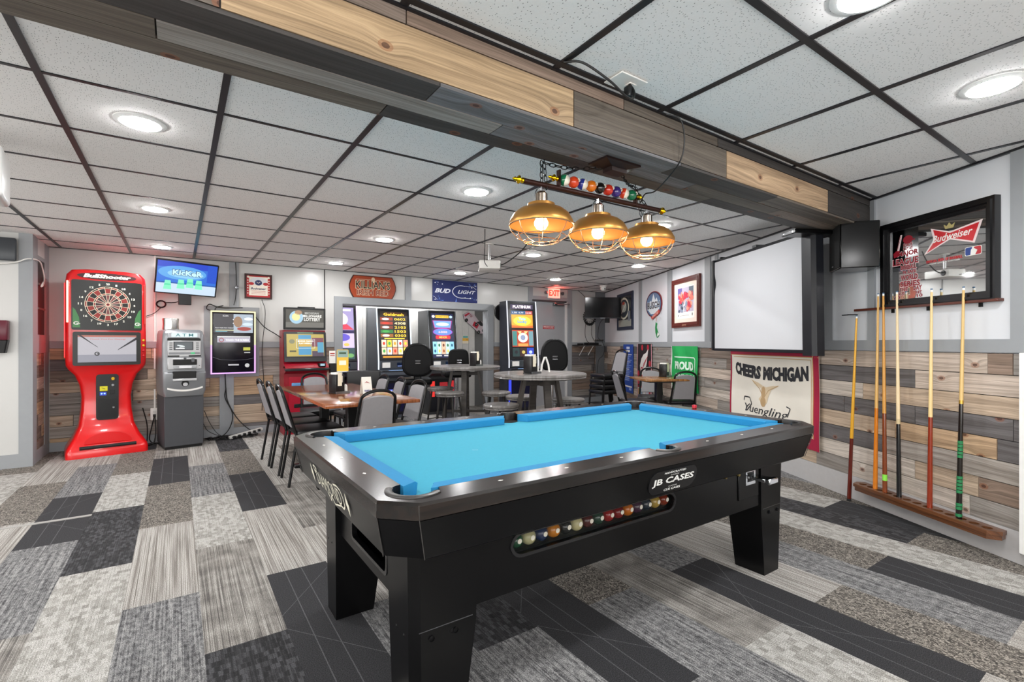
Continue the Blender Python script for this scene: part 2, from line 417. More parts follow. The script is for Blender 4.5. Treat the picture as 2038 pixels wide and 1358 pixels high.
# ------------------------------------------------------------------ plank cladding
TONES = {'d': '#7b787a', 'k': '#403f41', 'g': '#aaa5a0', 'G': '#beb7b0', 't': '#d9c4ad', 'p': '#e0d1c4', 'b': '#94857a', 'o': '#dabb98', 'w': '#e8dfd5', 'r': '#a08b7c'}
def planks(mb, u0, u1, z0, z1, ph, P, rnd, tones, th=.014, minl=.45, maxl=1.3, bottom_rows=None):
    z = z1
    row = 0
    while z > z0+.01:
        zl = max(z0, z-ph); u = u0-rnd.random()*.8
        while u < u1:
            ln = minl+rnd.random()*(maxl-minl); a, b = max(u, u0), min(u+ln, u1)
            if b-a > .01: plank(mb, a, b, zl, z, P, lin(TONES[rnd.choice(tones)]), th+rnd.random()*.003, rnd)
            u += ln
        z = zl; row += 1
def plank(mb, a, b, z0, z1, P, tone, th, rnd):
    g = .0022; a += g; b -= g; zz0, zz1 = z0+g, z1-g
    v = [P(a, zz0, th), P(b, zz0, th), P(b, zz1, th), P(a, zz1, th), P(a, zz0, 0), P(b, zz0, 0), P(b, zz1, 0), P(a, zz1, 0)]
    ou, ov = rnd.random()*40, rnd.random()*40
    f = [(0, 1, 2, 3), (4, 5, 1, 0), (5, 6, 2, 1), (6, 7, 3, 2), (7, 4, 0, 3)]
    uv = [[(ou+a, ov+z0), (ou+b, ov+z0), (ou+b, ov+z1), (ou+a, ov+z1)]]+[[(ou, ov), (ou+.3, ov), (ou+.3, ov+.01), (ou, ov+.01)]]*4
    mb.add(v, f, WOODP, uvs=uv, tone=tone)

# ------------------------------------------------------------------ walls
ZR0, ZR1 = 1.145, 1.225        # chair rail
NX0, NX1, NZ = 1.99, 4.50, 1.785   # niche opening in the back wall
m = MB()
m.box(-1.19, NX0, BW, BW+.12, 0, CEIL, WALLW); m.box(NX0, NX1, BW, BW+.12, NZ, CEIL, WALLW); m.box(NX1, 7.8, BW, BW+.12, 0, CEIL, WALLW)
# slatted recess behind the slot machines
SL = mat('#cfcdca', .4)
for i in range(22):
    x = NX0-.25+i*.135; m.box(x+.002, x+.133, 8.12, 8.14, 0, CEIL, SL, .003, 1)
m.box(NX0-.3, NX1+.5, 8.14, 8.2, 0, CEIL, mat('#777777', .7)); m.box(NX0-.3, NX0-.24, BW+.12, 8.14, 0, CEIL, SL); m.box(NX1+.42, NX1+.48, BW+.12, 8.14, 0, CEIL, SL)
GAP = mat('#1c1917', .9); m.box(-1.17, 1.88, BW-.004, BW, .10, ZR0, GAP); m.box(4.62, 5.38, BW-.004, BW, .10, ZR0, GAP); m.box(6.47, 7.35, BW-.004, BW, .10, ZR0, GAP)
bp = lambda u, z, t: (u, BW-t, z)
rnd = random.Random(21)
planks(m, -1.17, 1.88, .10, ZR0, .125, bp, rnd, 'rbtpodGgt')
planks(m, 4.62, 5.38, .10, ZR0, .125, bp, rnd, 'bdgr')
planks(m, 6.47, 7.35, .10, ZR0, .125, bp, rnd, 'bdgrb')
struct(m, 'wall_back')
# right wall
m = MB()
rp = lambda u, z, t: R(u, z, t)
def rbox(mb, u0, u1, z0, z1, o0, o1, mt):
    vs = [R(u, z, o) for u in (u0, u1) for o in (o0, o1) for z in (z0, z1)]
    mb.add(vs, [(0, 1, 3, 2), (4, 6, 7, 5), (0, 4, 5, 1), (2, 3, 7, 6), (0, 2, 6, 4), (1, 5, 7, 3)], mt)
rbox(m, -2.9, UMAX+.15, 0, CEIL, -.12, 0, mat('#d6d8dc', .3, 0, 0, .02, 3))
rbox(m, -2.6, UMAX, .1, ZR0, 0, .004, GAP)
rnd = random.Random(5)
# near part follows the boards of the photo, row by row from the chair rail down
rows = ['tt', 'dGp', 'Gtp', 'dgd', 'tGg', 'dpG', 'pGr', 'wtw']
zt = ZR0; ph = (ZR0-.175)/8
segs = [[(-2.6, .72, 'g'), (.72, .85, 'r'), (.85, 2.35, 'p'), (2.35, 2.9, 'g'), (2.9, 4.2, 'b')],
        [(-2.6, .3, 't'), (.3, 1.30, 'p'), (1.30, 2.5, 'd'), (2.5, 3.6, 'b'), (3.6, 4.4, 'g')],
        [(-2.6, .0, 'g'), (.0, 1.72, 't'), (1.72, 2.6, 'w'), (2.6, 3.3, 'g'), (3.3, 4.5, 'p')],
        [(-2.6, .72, 'd'), (.72, 1.30, 'd'), (1.30, 1.9, 'd'), (1.9, 2.8, 'd'), (2.8, 4.1, 'g')],
        [(-2.6, .8, 'd'), (.8, 1.45, 'o'), (1.45, 2.2, 't'), (2.2, 3.5, 'p'), (3.5, 4.2, 'w')],
        [(-2.6, .3, 'g'), (.3, 1.55, 'G'), (1.55, 2.4, 'd'), (2.4, 3.8, 'g')],
        [(-2.6, .9, 'r'), (.9, 1.3, 't'), (1.3, 2.6, 'w'), (2.6, 3.9, 'p')],
        [(-2.6, .95, 'g'), (.95, 1.85, 'w'), (1.85, 2.2, 'g'), (2.2, 3.2, 't')]]
for i, sg in enumerate(segs):
    for a, b, t in sg: plank(m, a, b, zt-ph*(i+1), zt-ph*i, rp, lin(TONES[t]), .014+.003*rnd.random(), rnd)
for i in range(8):
    a = segs[i][-1][1]
    while a < UMAX:
        b = min(UMAX, a+.5+rnd.random()*.7); plank(m, a, b, zt-ph*(i+1), zt-ph*i, rp, lin(TONES[rnd.choice('gGpgdrg')]), .014+.003*rnd.random(), rnd); a = b
struct(m, 'wall_right')
FRW = mat('#e8e8e6', .4)
# left front wall with its return to the back wall
m = MB(); LY = 6.58
m.box(-4.4, -1.19, LY, BW+.12, 0, CEIL, WALLW)
# return face (x = -1.19): recessed shelf niche above, boards below
DK = mat('#2a211f', .6)
m.box(-1.19, -1.175, 6.66, 6.80, ZR1, CEIL, GREYT); m.box(-1.19, -1.175, 7.10, BW, 0, CEIL, GREYT)
m.box(-1.19, -1.175, 6.80, 7.10, 2.10, CEIL, WALLW); m.box(-1.19, -1.175, 6.80, 7.10, 2.06, 2.10, GREYT)
lp = lambda u, z, t: (-1.19+t, u, z)
planks(m, 6.74, 7.10, .12, 1.10, .125, lp, random.Random(4), 'rpbto', .01, .4, .6)
m.box(-1.19, -1.172, 6.58, 6.74, 0, CEIL, GREYT); m.box(-1.19, -1.172, 6.74, BW, 1.10, 1.29, GREYT); m.box(-1.19, -1.172, 6.74, BW, 0, .12, GREYT)
m.box(-1.19, -1.176, 6.80, 7.10, 1.29, 2.06, DK)
for z in (1.55, 1.80): m.box(-1.178, -1.168, 6.80, 7.10, z, z+.018, mat('#6b5a55', .5))
m.box(-1.27, -1.17, LY-.014, LY, 0, CEIL, GREYT); m.box(-4.3, -1.27, LY-.014, LY, 0, .13, GREYT)
struct(m, 'wall_front')
FILL_PANE = lit('#fbfaf8', DAY)  # glowing panes for the added windows, fill light from out of view
m = MB(); m.prism([(-3, 0), (LY, 0), (LY, CEIL), (-3, CEIL)], -4.5, -4.4, WALLW, 'yz', [[(y0, .35), (y0+2.5, .35), (y0+2.5, 2.15), (y0, 2.15)] for y0 in (-2.4, .45, 3.3)]); struct(m, 'wall_left')
for i, y0 in enumerate((-2.4, .45, 3.3)):
    m = MB(); m.prism([(y0, .35), (y0+2.5, .35), (y0+2.5, 2.15), (y0, 2.15)], -4.46, -4.39, FRW, 'yz', [[(y0+.05, .40), (y0+1.22, .40), (y0+1.22, 2.10), (y0+.05, 2.10)], [(y0+1.28, .40), (y0+2.45, .40), (y0+2.45, 2.10), (y0+1.28, 2.10)]])
    m.box(-4.45, -4.44, y0+.02, y0+2.48, .38, 2.12, FILL_PANE); struct(m, 'window_%d' % (i+2))  # added window out of view, its pane glows to light the room
m = MB(); m.prism([(-4.5, 0), (2.2, 0), (2.2, CEIL), (-4.5, CEIL)], -2.7, -2.6, WALLW, 'xz', [[(x0, .35), (x0+2.6, .35), (x0+2.6, 2.15), (x0, 2.15)] for x0 in (-4.0, -1.0)]); struct(m, 'wall_rear')
for i, x0 in enumerate((-4.0, -1.0)):
    m = MB(); m.prism([(x0, .35), (x0+2.6, .35), (x0+2.6, 2.15), (x0, 2.15)], -2.66, -2.59, FRW, 'xz', [[(x0+.05, .40), (x0+1.27, .40), (x0+1.27, 2.10), (x0+.05, 2.10)], [(x0+1.33, .40), (x0+2.55, .40), (x0+2.55, 2.10), (x0+1.33, 2.10)]])
    m.box(x0+.02, x0+2.58, -2.65, -2.64, .38, 2.12, FILL_PANE); struct(m, 'window_%d' % (i+5))  # added rear window, a glowing pane behind the viewer for fill light
# chair rails, baseboards, vertical battens
m = MB()
m.box(-1.17, 1.88, BW-.022, BW, ZR0, ZR1, GREYT, .003, 1); m.box(4.61, 5.39, BW-.022, BW, ZR0, ZR1, GREYT, .003, 1); m.box(6.46, 7.35, BW-.022, BW, ZR0, ZR1, GREYT, .003, 1)
struct(m, 'trim_2')
m = MB(); m.box(-1.17, 1.88, BW-.02, BW, 0, .10, GREYT); m.box(4.61, 5.39, BW-.02, BW, 0, .10, GREYT); m.box(6.46, 7.35, BW-.02, BW, 0, .10, GREYT); struct(m, 'baseboard_back')
m = MB(); rbox(m, -2.6, UMAX, ZR0+.005, ZR1, 0, .024, GREYT); struct(m, 'trim_3')
m = MB(); rbox(m, -2.6, UMAX, 0, .175, 0, .02, mat('#b5b3b3', .5)); struct(m, 'baseboard_right')
m = MB()
for u0, u1 in ((6.21, 6.33), (5.05, 5.19), (3.97, 4.10), (3.80, 3.86), (2.02, 2.14), (1.62, 1.68)): rbox(m, u0, u1, ZR1, CEIL, 0, .016, GREYT)
rbox(m, -.6, .735, ZR1, CEIL, 0, .016, GREYT)
struct(m, 'trim_4')
m = MB()
m.box(.55, .66, BW-.018, BW, ZR1, CEIL, GREYT); m.box(2.97, 3.07, BW-.018, BW, 1.89, CEIL, GREYT); m.box(7.12, 7.42, BW-.018, BW, 0, CEIL, mat('#6f7276', .5))
m.box(.44, .60, BW-.03, BW-.014, .10, .80, GREYT)
struct(m, 'trim_5')
m = MB()   # niche casing
m.prism([(NX0-.115, 0), (NX0, 0), (NX0, NZ), (NX1, NZ), (NX1, 0), (NX1+.115, 0), (NX1+.115, NZ+.105), (NX0-.115, NZ+.105)], BW-.03, BW-.001, GREYT); m.box(NX0, NX0+.012, BW-.001, BW+.13, 0, NZ, GREYT); m.box(NX1-.012, NX1, BW-.001, BW+.13, 0, NZ, GREYT); m.box(NX0, NX1, BW-.001, BW+.13, NZ-.012, NZ, GREYT)
struct(m, 'trim_6')
m = MB()   # light window in the recess
FRM = mat('#6a6e70', .35, .5)
m.prism([(2.60, .62), (3.20, .62), (3.20, 1.80), (2.60, 1.80)], 8.06, 8.12, FRM, holes=[[(2.70, .74), (3.10, .74), (3.10, 1.72), (2.70, 1.72)]])
m.box(2.70, 3.10, 8.09, 8.10, .74, 1.72, lit('#fffdf4', 9)); m.box(2.70, 3.10, 8.075, 8.09, .99, .995, FRM)
struct(m, 'window_1')
# metal exit door
DG = mat('#9b9c9e', .42, 0, 0, .04, 8)
m = MB()
m.box(5.49, 6.33, BW-.012, BW, .02, 2.03, DG); struct(m, 'door_1')
dr = bpy.data.objects['door_1']
m = MB()
m.box(5.39, 5.49, BW-.03, BW, 0, CEIL, GREYT, .004, 1); m.box(6.35, 6.46, BW-.03, BW, 0, CEIL, GREYT, .004, 1); m.box(5.49, 6.35, BW-.03, BW, 2.03, 2.10, GREYT, .004, 1)
m.box(6.285, 6.33, BW-.04, BW-.012, .1, 2.02, mat('#d8d8d6', .4)); m.box(5.47, 6.3, BW-.05, BW-.02, 2.0, 2.03, mat('#3c3c3e', .4))
struct(m, 'trim_7')
m = MB(); m.box(5.98, 6.22, BW-.07, BW-.012, 1.93, 1.985, STEEL, .006, 1); m.tube([(6.05, BW-.06, 1.95), (6.25, BW-.2, 1.96)], .01, STEEL); m.tube([(6.25, BW-.2, 1.96), (6.34, BW-.04, 1.96)], .01, STEEL)
tag(m.build('door_closer'), 'metal closer arm at the top of the grey exit door', 'door closer')
m = MB(); m.box(5.52, 6.30, BW-.055, BW-.03, .93, .99, STEEL, .008, 1); m.box(6.16, 6.30, BW-.07, BW-.012, .88, 1.04, STEEL, .006, 1); m.build('push_bar', dr)

# ------------------------------------------------------------------ wrapped beam
m = MB(); BY0, BY1, BZ = 1.48, 1.79, 2.07
rnd = random.Random(9)
nf = lambda u, z, t: (u, BY0-t, z)
def bf(u, y, t): return (u, y, BZ-t)
xr = 3.46+K*BY0
TONES['e'] = '#cfb28c'; TONES['n'] = '#766d63'; TONES['k'] = '#4a4644'; TONES['d'] = '#85868a'
for a, b, t in ((-4.3, -.9, 'g'), (-.9, .09, 'n'), (.09, 1.31, 'e'), (1.31, 2.38, 'n'), (2.38, 3.55, 'o'), (3.55, xr, 'k')): plank(m, a, b, BZ, BZ+.148, nf, lin(TONES[t]), .012, rnd)
for a, b, t in ((-4.3, .6, 'b'), (.6, 1.6, 'r'), (1.6, 2.3, 'n'), (2.3, xr, 'k')): plank(m, a, b, BZ+.148, CEIL, nf, lin(TONES[t]), .012, rnd)
for a, b, t in ((-4.3, -.3, 'k'), (-.3, .72, 'k'), (.72, 2.0, 'd'), (2.0, 2.9, 'k'), (2.9, xr+.1, 'n')): plank(m, a, b, BY0-.012, BY0+.112, bf, lin(TONES[t]), .012, rnd)
for a, b, t in ((-4.3, -.05, 'n'), (-.05, 1.05, 'g'), (1.05, 2.3, 'd'), (2.3, 3.2, 'n'), (3.2, xr+.1, 'b')): plank(m, a, b, BY0+.112, BY0+.212, bf, lin(TONES[t]), .013, rnd)
for a, b, t in ((-4.3, .62, 'n'), (.62, 1.72, 'k'), (1.72, 2.6, 'n'), (2.6, xr+.15, 'k')): plank(m, a, b, BY0+.212, BY1, bf, lin(TONES[t]), .012, rnd)
m.box(-4.3, xr, BY0, BY1-.012, BZ, CEIL, mat('#3a3430', .7))
ff = lambda u, z, t: (u, BY1-.012+t, z)
for a, b, t in ((-4.3, 1, 'd'), (1, 2.4, 'n'), (2.4, xr+.1, 'k')):
    v0 = len(m.v); plank(m, a, b, BZ, CEIL, ff, lin(TONES[t]), .012, rnd)
beam = struct(m, 'trim_8')
# ------------------------------------------------------------------ recessed lamps
GL = mat('#ffffff', .3, 0, DOWN, 0, 1, name='lamp_lens')
LRIM = mat('#f2f2f0', .4)
def downlight():
    t = thing('recessed_light', '', 'light', group='round recessed ceiling lights')
    m = MB(); m.lathe([(.105, 0), (.105, -.004), (.083, -.010), (.080, -.004)], LRIM, 32); m.build('trim_ring', t)
    m = MB(); m.lathe([(.081, -.005), (.080, -.0105), (.074, -.014), (.05, -.016), (.0001, -.017)], GL, 28); m.build('lens', t); return t
LP = [(-.15, 2.95, 'largest round ceiling light at upper left, nearest the wooden beam'),
      (-.15, 4.77, 'round ceiling light in the middle of the leftmost row of three'),
      (-.15, 6.60, 'round ceiling light just before the television with the blue picture'),
      (1.725, 2.95, 'round ceiling light left of the first caged lamp shade'),
      (1.74, 4.84, 'round ceiling light in the second row, above the long wooden table'),
      (1.72, 6.62, 'round ceiling light in front of the brown shield-shaped wall sign'),
      (3.51, 6.49, 'small round ceiling light between the dark blue banner and the projector'),
      (3.52, 4.67, 'round ceiling light to the right of the projector'),
      (5.17, 6.25, 'round ceiling light just in front of the red exit sign'),
      (5.21, 4.52, 'round ceiling light just below the third caged lamp shade'),
      (3.60, 2.86, 'round ceiling light glowing right behind the top of the third caged shade'),
      (2.78, .53, 'round ceiling light at upper right, above the beer mirror'),
      (1.73, .60, 'round ceiling light near the beam, cut by the top edge of the picture')]
proto = downlight()
for i, (x, y, lb) in enumerate(LP):
    if i == 0: proto.location = (x, y, CEIL); proto['label'] = lb
    else: dup(proto, (x, y, CEIL), 0, lb)
for x, y in ((2.45, 7.78), (3.4, 7.78)): dup(proto, (x, y, CEIL), 0, 'added round light, hidden in the recess ceiling to brighten the slatted wall')  # unseen lamps added behind the header to brighten the recess
for x, y in ((-.15, .6), (-2.1, 2.95), (-2.1, .6), (-2.1, 4.8), (.8, -1.3), (-1.2, -1.3), (1.95, -1.0)):   # unseen lamps added as fill light from the rest of the room
    dup(proto, (x, y, CEIL), 0, 'added round fill light on the ceiling in the unseen part of the room')

# ------------------------------------------------------------------ pool table
def pool_table():
    X0, X1, Y0, Y1, ZT = .434, 2.79, 1.185, 2.47, .78
    cx, cy = (X0+X1)/2, (Y0+Y1)/2
    t = thing('pool_table', 'black coin-operated pool table with bright blue cloth in the foreground', 'pool table', (cx, cy, 0))
    hx, hy = (X1-X0)/2, (Y1-Y0)/2
    def lam():   # satin black laminate with a faint brown grain
        s = NT('table_laminate'); b = s.b
        oc = s.node('TexCoord').outputs['Object']
        q = s.node('Mapping', i_Vector=oc); q.inputs['Scale'].default_value = (3, 60, 60)
        g = s.node('TexNoise', i_Vector=q.outputs[0], i_Scale=1.0, i_Detail=4.0).outputs['Fac']
        s.link(s.ramp(g, [(.4, '#0c0a09'), (.62, '#1e1612')]), b.inputs['Base Color']); b.inputs['Roughness'].default_value = .2
        b.inputs['Specular IOR Level'].default_value = .7
        return s.m
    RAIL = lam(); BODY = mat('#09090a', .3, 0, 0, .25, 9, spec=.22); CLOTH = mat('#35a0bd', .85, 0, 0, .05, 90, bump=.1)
    CLOTH_SHADE = mat('#1982b6', .8, 0, 0, .05, 90); RBR = mat('#2a2725', .35, bump=.1)  # same cloth in darker blue, the cushions' shaded faces put into the colour
    ch = .085
    out = [(-hx+ch, -hy), (hx-ch, -hy), (hx, -hy+ch), (hx, hy-ch), (hx-ch, hy), (-hx+ch, hy), (-hx, hy-ch), (-hx, -hy+ch)]
    ins = .115; ix, iy = hx-ins, hy-ins; pr = .062
    pk = [(-ix+.01, -iy+.01), (0, -iy-.03), (ix-.01, -iy+.01), (ix-.01, iy-.01), (0, iy+.03), (-ix+.01, iy-.01)]
    # inner outline with a pocket arc at each corner and each side
    def arc(c, r, a0, a1, n=10): return [(c[0]+r*math.cos(a0+(a1-a0)*k/n), c[1]+r*math.sin(a0+(a1-a0)*k/n)) for k in range(n+1)]
    D_ = math.radians
    inner = arc(pk[0], .072, D_(98), D_(352), 16) + arc(pk[1], .058, D_(149), D_(391), 14) + arc(pk[2], .072, D_(188), D_(442), 16) \
        + arc(pk[3], .072, D_(278), D_(532), 16) + arc(pk[4], .058, D_(-31), D_(211), 14) + arc(pk[5], .072, D_(8), D_(262), 16)
    # build the rail cap as bevelled stack
    def off(poly, d):
        n = len(poly); res = []
        for i in range(n):
            x, y = poly[i]; L = math.hypot(x, y)
            res.append((x-math.copysign(min(d, abs(x)), x), y-math.copysign(min(d, abs(y)), y)))
        return res
    m = MB()
    m.prism(off(out, .006), .772, .780, RAIL, 'xy', [inner]); m.prism(out, .735, .772, RAIL, 'xy', [inner])
    n = len(out); o2 = off(out, .006)
    m.add([(x, y, .772) for x, y in out]+[(x, y, .78) for x, y in o2], [(i, (i+1) % n, n+(i+1) % n, n+i) for i in range(n)], RAIL)
    m.build('rail_cap', t)
    # apron: groove then an inward-slanting skirt
    m = MB()
    top = off(out, .004); bot = off(out, .034); n = len(out)
    zs = [(.735, off(out, .010)), (.731, off(out, .010)), (.731, top), (.615, bot), (.605, off(out, .05))]
    vs = []
    for z, p in zs: vs += [(x, y, z) for x, y in p]
    fs = [(k*n+(i+1) % n, k*n+i, (k+1)*n+i, (k+1)*n+(i+1) % n) for k in range(len(zs)-1) for i in range(n)]
    m.add(vs, fs, BODY)
    m.build('apron', t)
    # seams of the corner castings
    for sx in (-1, 1):
        for a, b in (((hx-ch), hy), (hx, hy-ch)):
            for sy in (-1, 1):
                m = MB(); m.tube([(sx*(a-.0), sy*b, .775), (sx*(a-.002), sy*(b-.001), .735), (sx*(a-.03), sy*(b-.03), .615)], .0015, mat('#3a3836', .3), 5); m.build('corner_seam', t)
    # bed cloth
    m = MB(); m.prism([(-ix, -iy), (ix, -iy), (ix, iy), (-ix, iy)], .732, .738, CLOTH, 'xy'); bed = m.build('cloth', t, 'bright blue cloth')
    m = MB(); m.box(-hx+.08, hx-.08, -hy+.08, hy-.08, .64, .732, BODY); m.build('slate_frame', t)
    m = MB(); m.ring(-.50, 0, .0, .0001, 0, BODY); m.M = Matrix.Translation((0, 0, 0))
    m.add([(-.55+.012*math.cos(2*PI*k/20)*(1 if i else .8), .012*math.sin(2*PI*k/20)*(1 if i else .8), .7386) for k in range(20) for i in (0, 1)], [(2*k, 2*k+1, (2*k+3) % 40, (2*k+2) % 40) for k in range(20)], mat('#7fb7cf', .7)); m.build('spot', t)
    # cushions, profile slopes from the rail down to the nose
    def cushion(a, b, horizontal, side):
        cw = .056
        if horizontal: P = lambda u, d, z: (u, side*(iy-d), z)
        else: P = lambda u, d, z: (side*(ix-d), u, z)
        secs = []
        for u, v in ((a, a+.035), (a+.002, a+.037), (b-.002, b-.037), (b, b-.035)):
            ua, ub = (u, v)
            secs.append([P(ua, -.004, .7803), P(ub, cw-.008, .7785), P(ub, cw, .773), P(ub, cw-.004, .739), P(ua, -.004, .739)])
        m = MB(); m.loft(secs, CLOTH_SHADE, False); m.build('cushion', t)
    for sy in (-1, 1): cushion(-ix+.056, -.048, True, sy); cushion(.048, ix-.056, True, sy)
    for sx in (-1, 1): cushion(-iy+.056, iy-.056, False, sx)
    # pocket liners and dark pocket wells
    for k, (px, py) in enumerate(pk):
        m = MB(); corner = k not in (1, 4); r = .072 if corner else .058
        a0 = {0: 140, 2: 230, 3: -40, 5: 50, 1: 195, 4: 15}[k]; a1 = a0+(170 if corner else 150)
        secs = []
        for q in range(15):
            a = math.radians(a0+(a1-a0)*q/14); ca, sa = math.cos(a), math.sin(a)
            secs.append([(px+ca*rr_, py+sa*rr_, z) for rr_, z in ((r-.012, .742), (r-.010, .783), (r+.002, .786), (r+.011, .783), (r+.012, .778), (r, .70), (r-.012, .70))])
        m.loft(secs, RBR); m.lathe([(r-.004, .70), (r-.002, .7392), (.0001, .7392)], mat('#050505', .9), 20, (px, py, 0)) if not corner else m.lathe([(r-.012, .7393), (.0001, .7393)], mat('#050505', .9), 20, (px, py, 0))
        m.build('pocket', t)
    # pearl sights
    m = MB(); PRL = mat('#f2efe6', .25)
    for sy in (-1, 1):
        for k in (-3, -2, -1, 1, 2, 3):
            x = k*ix/4; y = sy*(hy-.062); m.add([(x-.011, y, .7806), (x, y-.006, .7806), (x+.011, y, .7806), (x, y+.006, .7806)], [(0, 1, 2, 3)], PRL)
    for sx in (-1, 1):
        for k in (-1, 0, 1):
            y = k*iy/2; x = sx*(hx-.062); m.add([(x-.006, y, .7806), (x, y-.011, .7806), (x+.006, y, .7806), (x, y+.011, .7806)], [(0, 1, 2, 3)], PRL)
    m.build('rail_sights', t)
    # cabinet body with ball window on the near long side and a slot in the left end
    by = hy-.145; bx = hx-.145; zb = .375
    win = rrect(.916-cx, 1.762-cx, .492, .558, .04)
    m = MB()
    m.prism([(-bx, zb), (bx, zb), (bx, .64), (-bx, .64)], -by, -by+.018, BODY, 'xz', [win])
    m.prism([(-bx, zb), (bx, zb), (bx, .64), (-bx, .64)], by-.018, by, BODY, 'xz')
    slot = rrect(-.235, .15, .425, .495, .02)
    m.prism([(-by+.018, zb), (by-.018, zb), (by-.018, .64), (-by+.018, .64)], -bx, -bx+.018, BODY, 'yz', [slot])
    m.prism([(-by+.018, zb), (by-.018, zb), (by-.018, .64), (-by+.018, .64)], bx-.018, bx, BODY, 'yz')
    m.box(-bx+.018, bx-.018, -by+.018, by-.018, zb, zb+.015, BODY)
    m.box(-bx+.018, bx-.018, -by+.10, -by+.11, zb+.015, .62, mat('#060606', .8)); m.box(-bx+.018, bx-.018, -by+.018, -by+.10, .487, .4968, mat('#0a0a0a', .5))
    m.box(-bx+.13, -bx+.14, -by+.1, by-.1, zb+.015, .62, mat('#040404', .9))
    m.build('cabinet', t)
    m = MB(); GLS = mat('#0c1312', .05, 0, 0, 0, 1, alpha=.22)
    m.prism([(x, z) for x, z in rrect(.916-cx, 1.762-cx, .492, .558, .04)], -by+.012, -by+.014, GLS, 'xz'); m.build('ball_window', t, 'clear window with rounded ends')
    m = MB(); p = rrect(.905-cx, 1.773-cx, .481, .569, .05); m.prism(p, -by-.004, -by, mat('#1a1a1c', .2), 'xz', [win]); m.build('window_rim', t)
    m = MB(); sp = rrect(-.247, .162, .413, .507, .025); m.prism(sp, -bx-.003, -bx, mat('#1c1c1e', .2), 'yz', [slot]); m.build('slot_rim', t)
    # legs
    for sx in (-1, 1):
        for sy in (-1, 1):
            m = MB(); secs = []
            for z, wx, wy in ((.635, .235, .20), (.36, .215, .185), (.34, .215, .185), (.0, .165, .16)):
                x1, y1 = sx*(hx-.118 - (0.012*(.635-z)/.635)), sy*(hy-.132-(.012*(.635-z)/.635))
                x0, y0 = x1-sx*wx, y1-sy*wy; c_ = .028
                q = [(x0, y0), (x0, y1), (x1-sx*c_, y1), (x1, y1-sy*c_), (x1, y0)]
                if sx*sy > 0: q = q[::-1]
                secs.append([(a, b, z) for a, b in q])
            m.loft(secs, BODY, False)
            x1, y1 = sx*(hx-.125), sy*(hy-.139)
            m.tube([(x1-sx*.2, y1+sy*.0022, .352), (x1-sx*.02, y1+sy*.0022, .352)], .0016, mat('#2c2c2e', .3), 4)
            for d in (.06, .14): m.lathe([(.0001, .005), (.008, .004), (.009, -.004)], BLACKM, 10, (x1-sx*d, y1+sy*.001, .325), 'y' if sy > 0 else 'y')
            for d in (.06, .13): m.lathe([(.0001, -.006), (.009, -.004), (.009, .004)], BLACKM, 10, (x1-sx*d, y1-sy*.002, .325), 'y')
            for d in (.06, .12): m.lathe([(.0001, -.004), (.009, 0), (.009, .006)], BLACKM, 10, (x1, y1-sy*d, .325), 'x')
            m.build('leg', t)
    # emblem plate on the long skirt
    sl = math.atan2(.030, .116)
    m = MB(); m.M = Matrix.Translation((1.588-cx, -hy+.0195, .672)) @ Matrix.Rotation(sl, 4, 'X')
    m.prism(rrect(-.145, .145, -.047, .047, .046), -.004, 0, mat('#141416', .25), 'xz'); pl_ = m.build('emblem_plate', t)
    m = MB(); m.M = Matrix.Translation((1.588-cx, -hy+.0195, .672)) @ Matrix.Rotation(sl, 4, 'X'); WH = mat('#dcdcd8', .5)
    m.text('JB CASES', 0, 0, .25, .034, -.0048, WH, fat=.03); m.text('HANDCRAFTED', 0, .036, .13, .0085, -.0048, WH, fat=.02); m.text('AUTHENTIC', 0, .024, .05, .005, -.0048, WH)
    m.text('CUE CASES', 0, -.036, .10, .0095, -.0048, WH, fat=.02); m.text('CUSTOM', 0, -.024, .05, .005, -.0048, WH); m.build('plate_lettering', pl_)
    # maker's lettering on the left skirt
    m = MB(); IV = mat('#d9d4c0', .5); m.M = Matrix.Translation((-hx+.0155, 1.825-cy, .683)) @ Matrix.Rotation(-PI/2, 4, 'Z') @ Matrix.Rotation(sl, 4, 'X')
    m.text('DIAMOND', .0, 0, .34, .060, -.003, IV, fat=-.01)
    m.line([(.135, -.03), (.175, -.035), (.20, -.02), (.205, .01), (.19, .035), (.15, .042), (.10, .035)], .007, -.003, IV); m.line([(-.17, .015), (-.185, .02), (-.19, .04), (-.17, .045), (-.14, .035)], .007, -.003, IV)
    m.line([(-.03, -.03), (.0, -.055), (.02, -.03), (.05, -.055), (.09, -.045), (.14, -.035)], .006, -.003, IV)
    for q in (-.24, .245): m.poly([(q-.017, 0), (q, -.042), (q+.017, 0), (q, .042)], -.003, IV)
    m.build('maker_lettering', t, 'ivory lettering with two diamonds')
    # coin mechanism
    yb = -by; m = MB(); xq = 2.27-cx
    m.box(xq-.02, xq+.16, yb-.006, yb, .43, .60, mat('#0a0a0b', .35, spec=.25), .003, 1); m.build('coin_door', t)
    m = MB(); m.prism([(xq+.03, .50), (xq+.115, .50), (xq+.115, .575), (xq+.03, .575)], yb-.014, yb-.006, CHROME, 'xz', [[(xq+.042, .515), (xq+.103, .515), (xq+.103, .563), (xq+.042, .563)]])
    m.box(xq+.045, xq+.115, yb-.10, yb-.006, .532, .548, CHROME, .003, 1); m.box(xq+.04, xq+.12, yb-.125, yb-.10, .527, .553, CHROME, .004, 1)
    m.text('75c', xq+.055, .557, .03, .008, yb-.0145, BLACK); m.build('coin_slide', t, 'chrome coin slide sticking out')
    m = MB()
    for x, z in ((-.13, .565), (-.02, .56), (.135, .58)): m.lathe([(.0001, -.01), (.008, -.008), (.009, 0)], mat('#b9a46a', .3, 1), 12, (xq+x, yb-.002, z), 'y')
    m.build('lock', t)
    m = MB(); m.disc(xq+.02, .602, .028, .01, yb-.0065, mat('#a9bfd0', .4)); m.build('sticker', t)
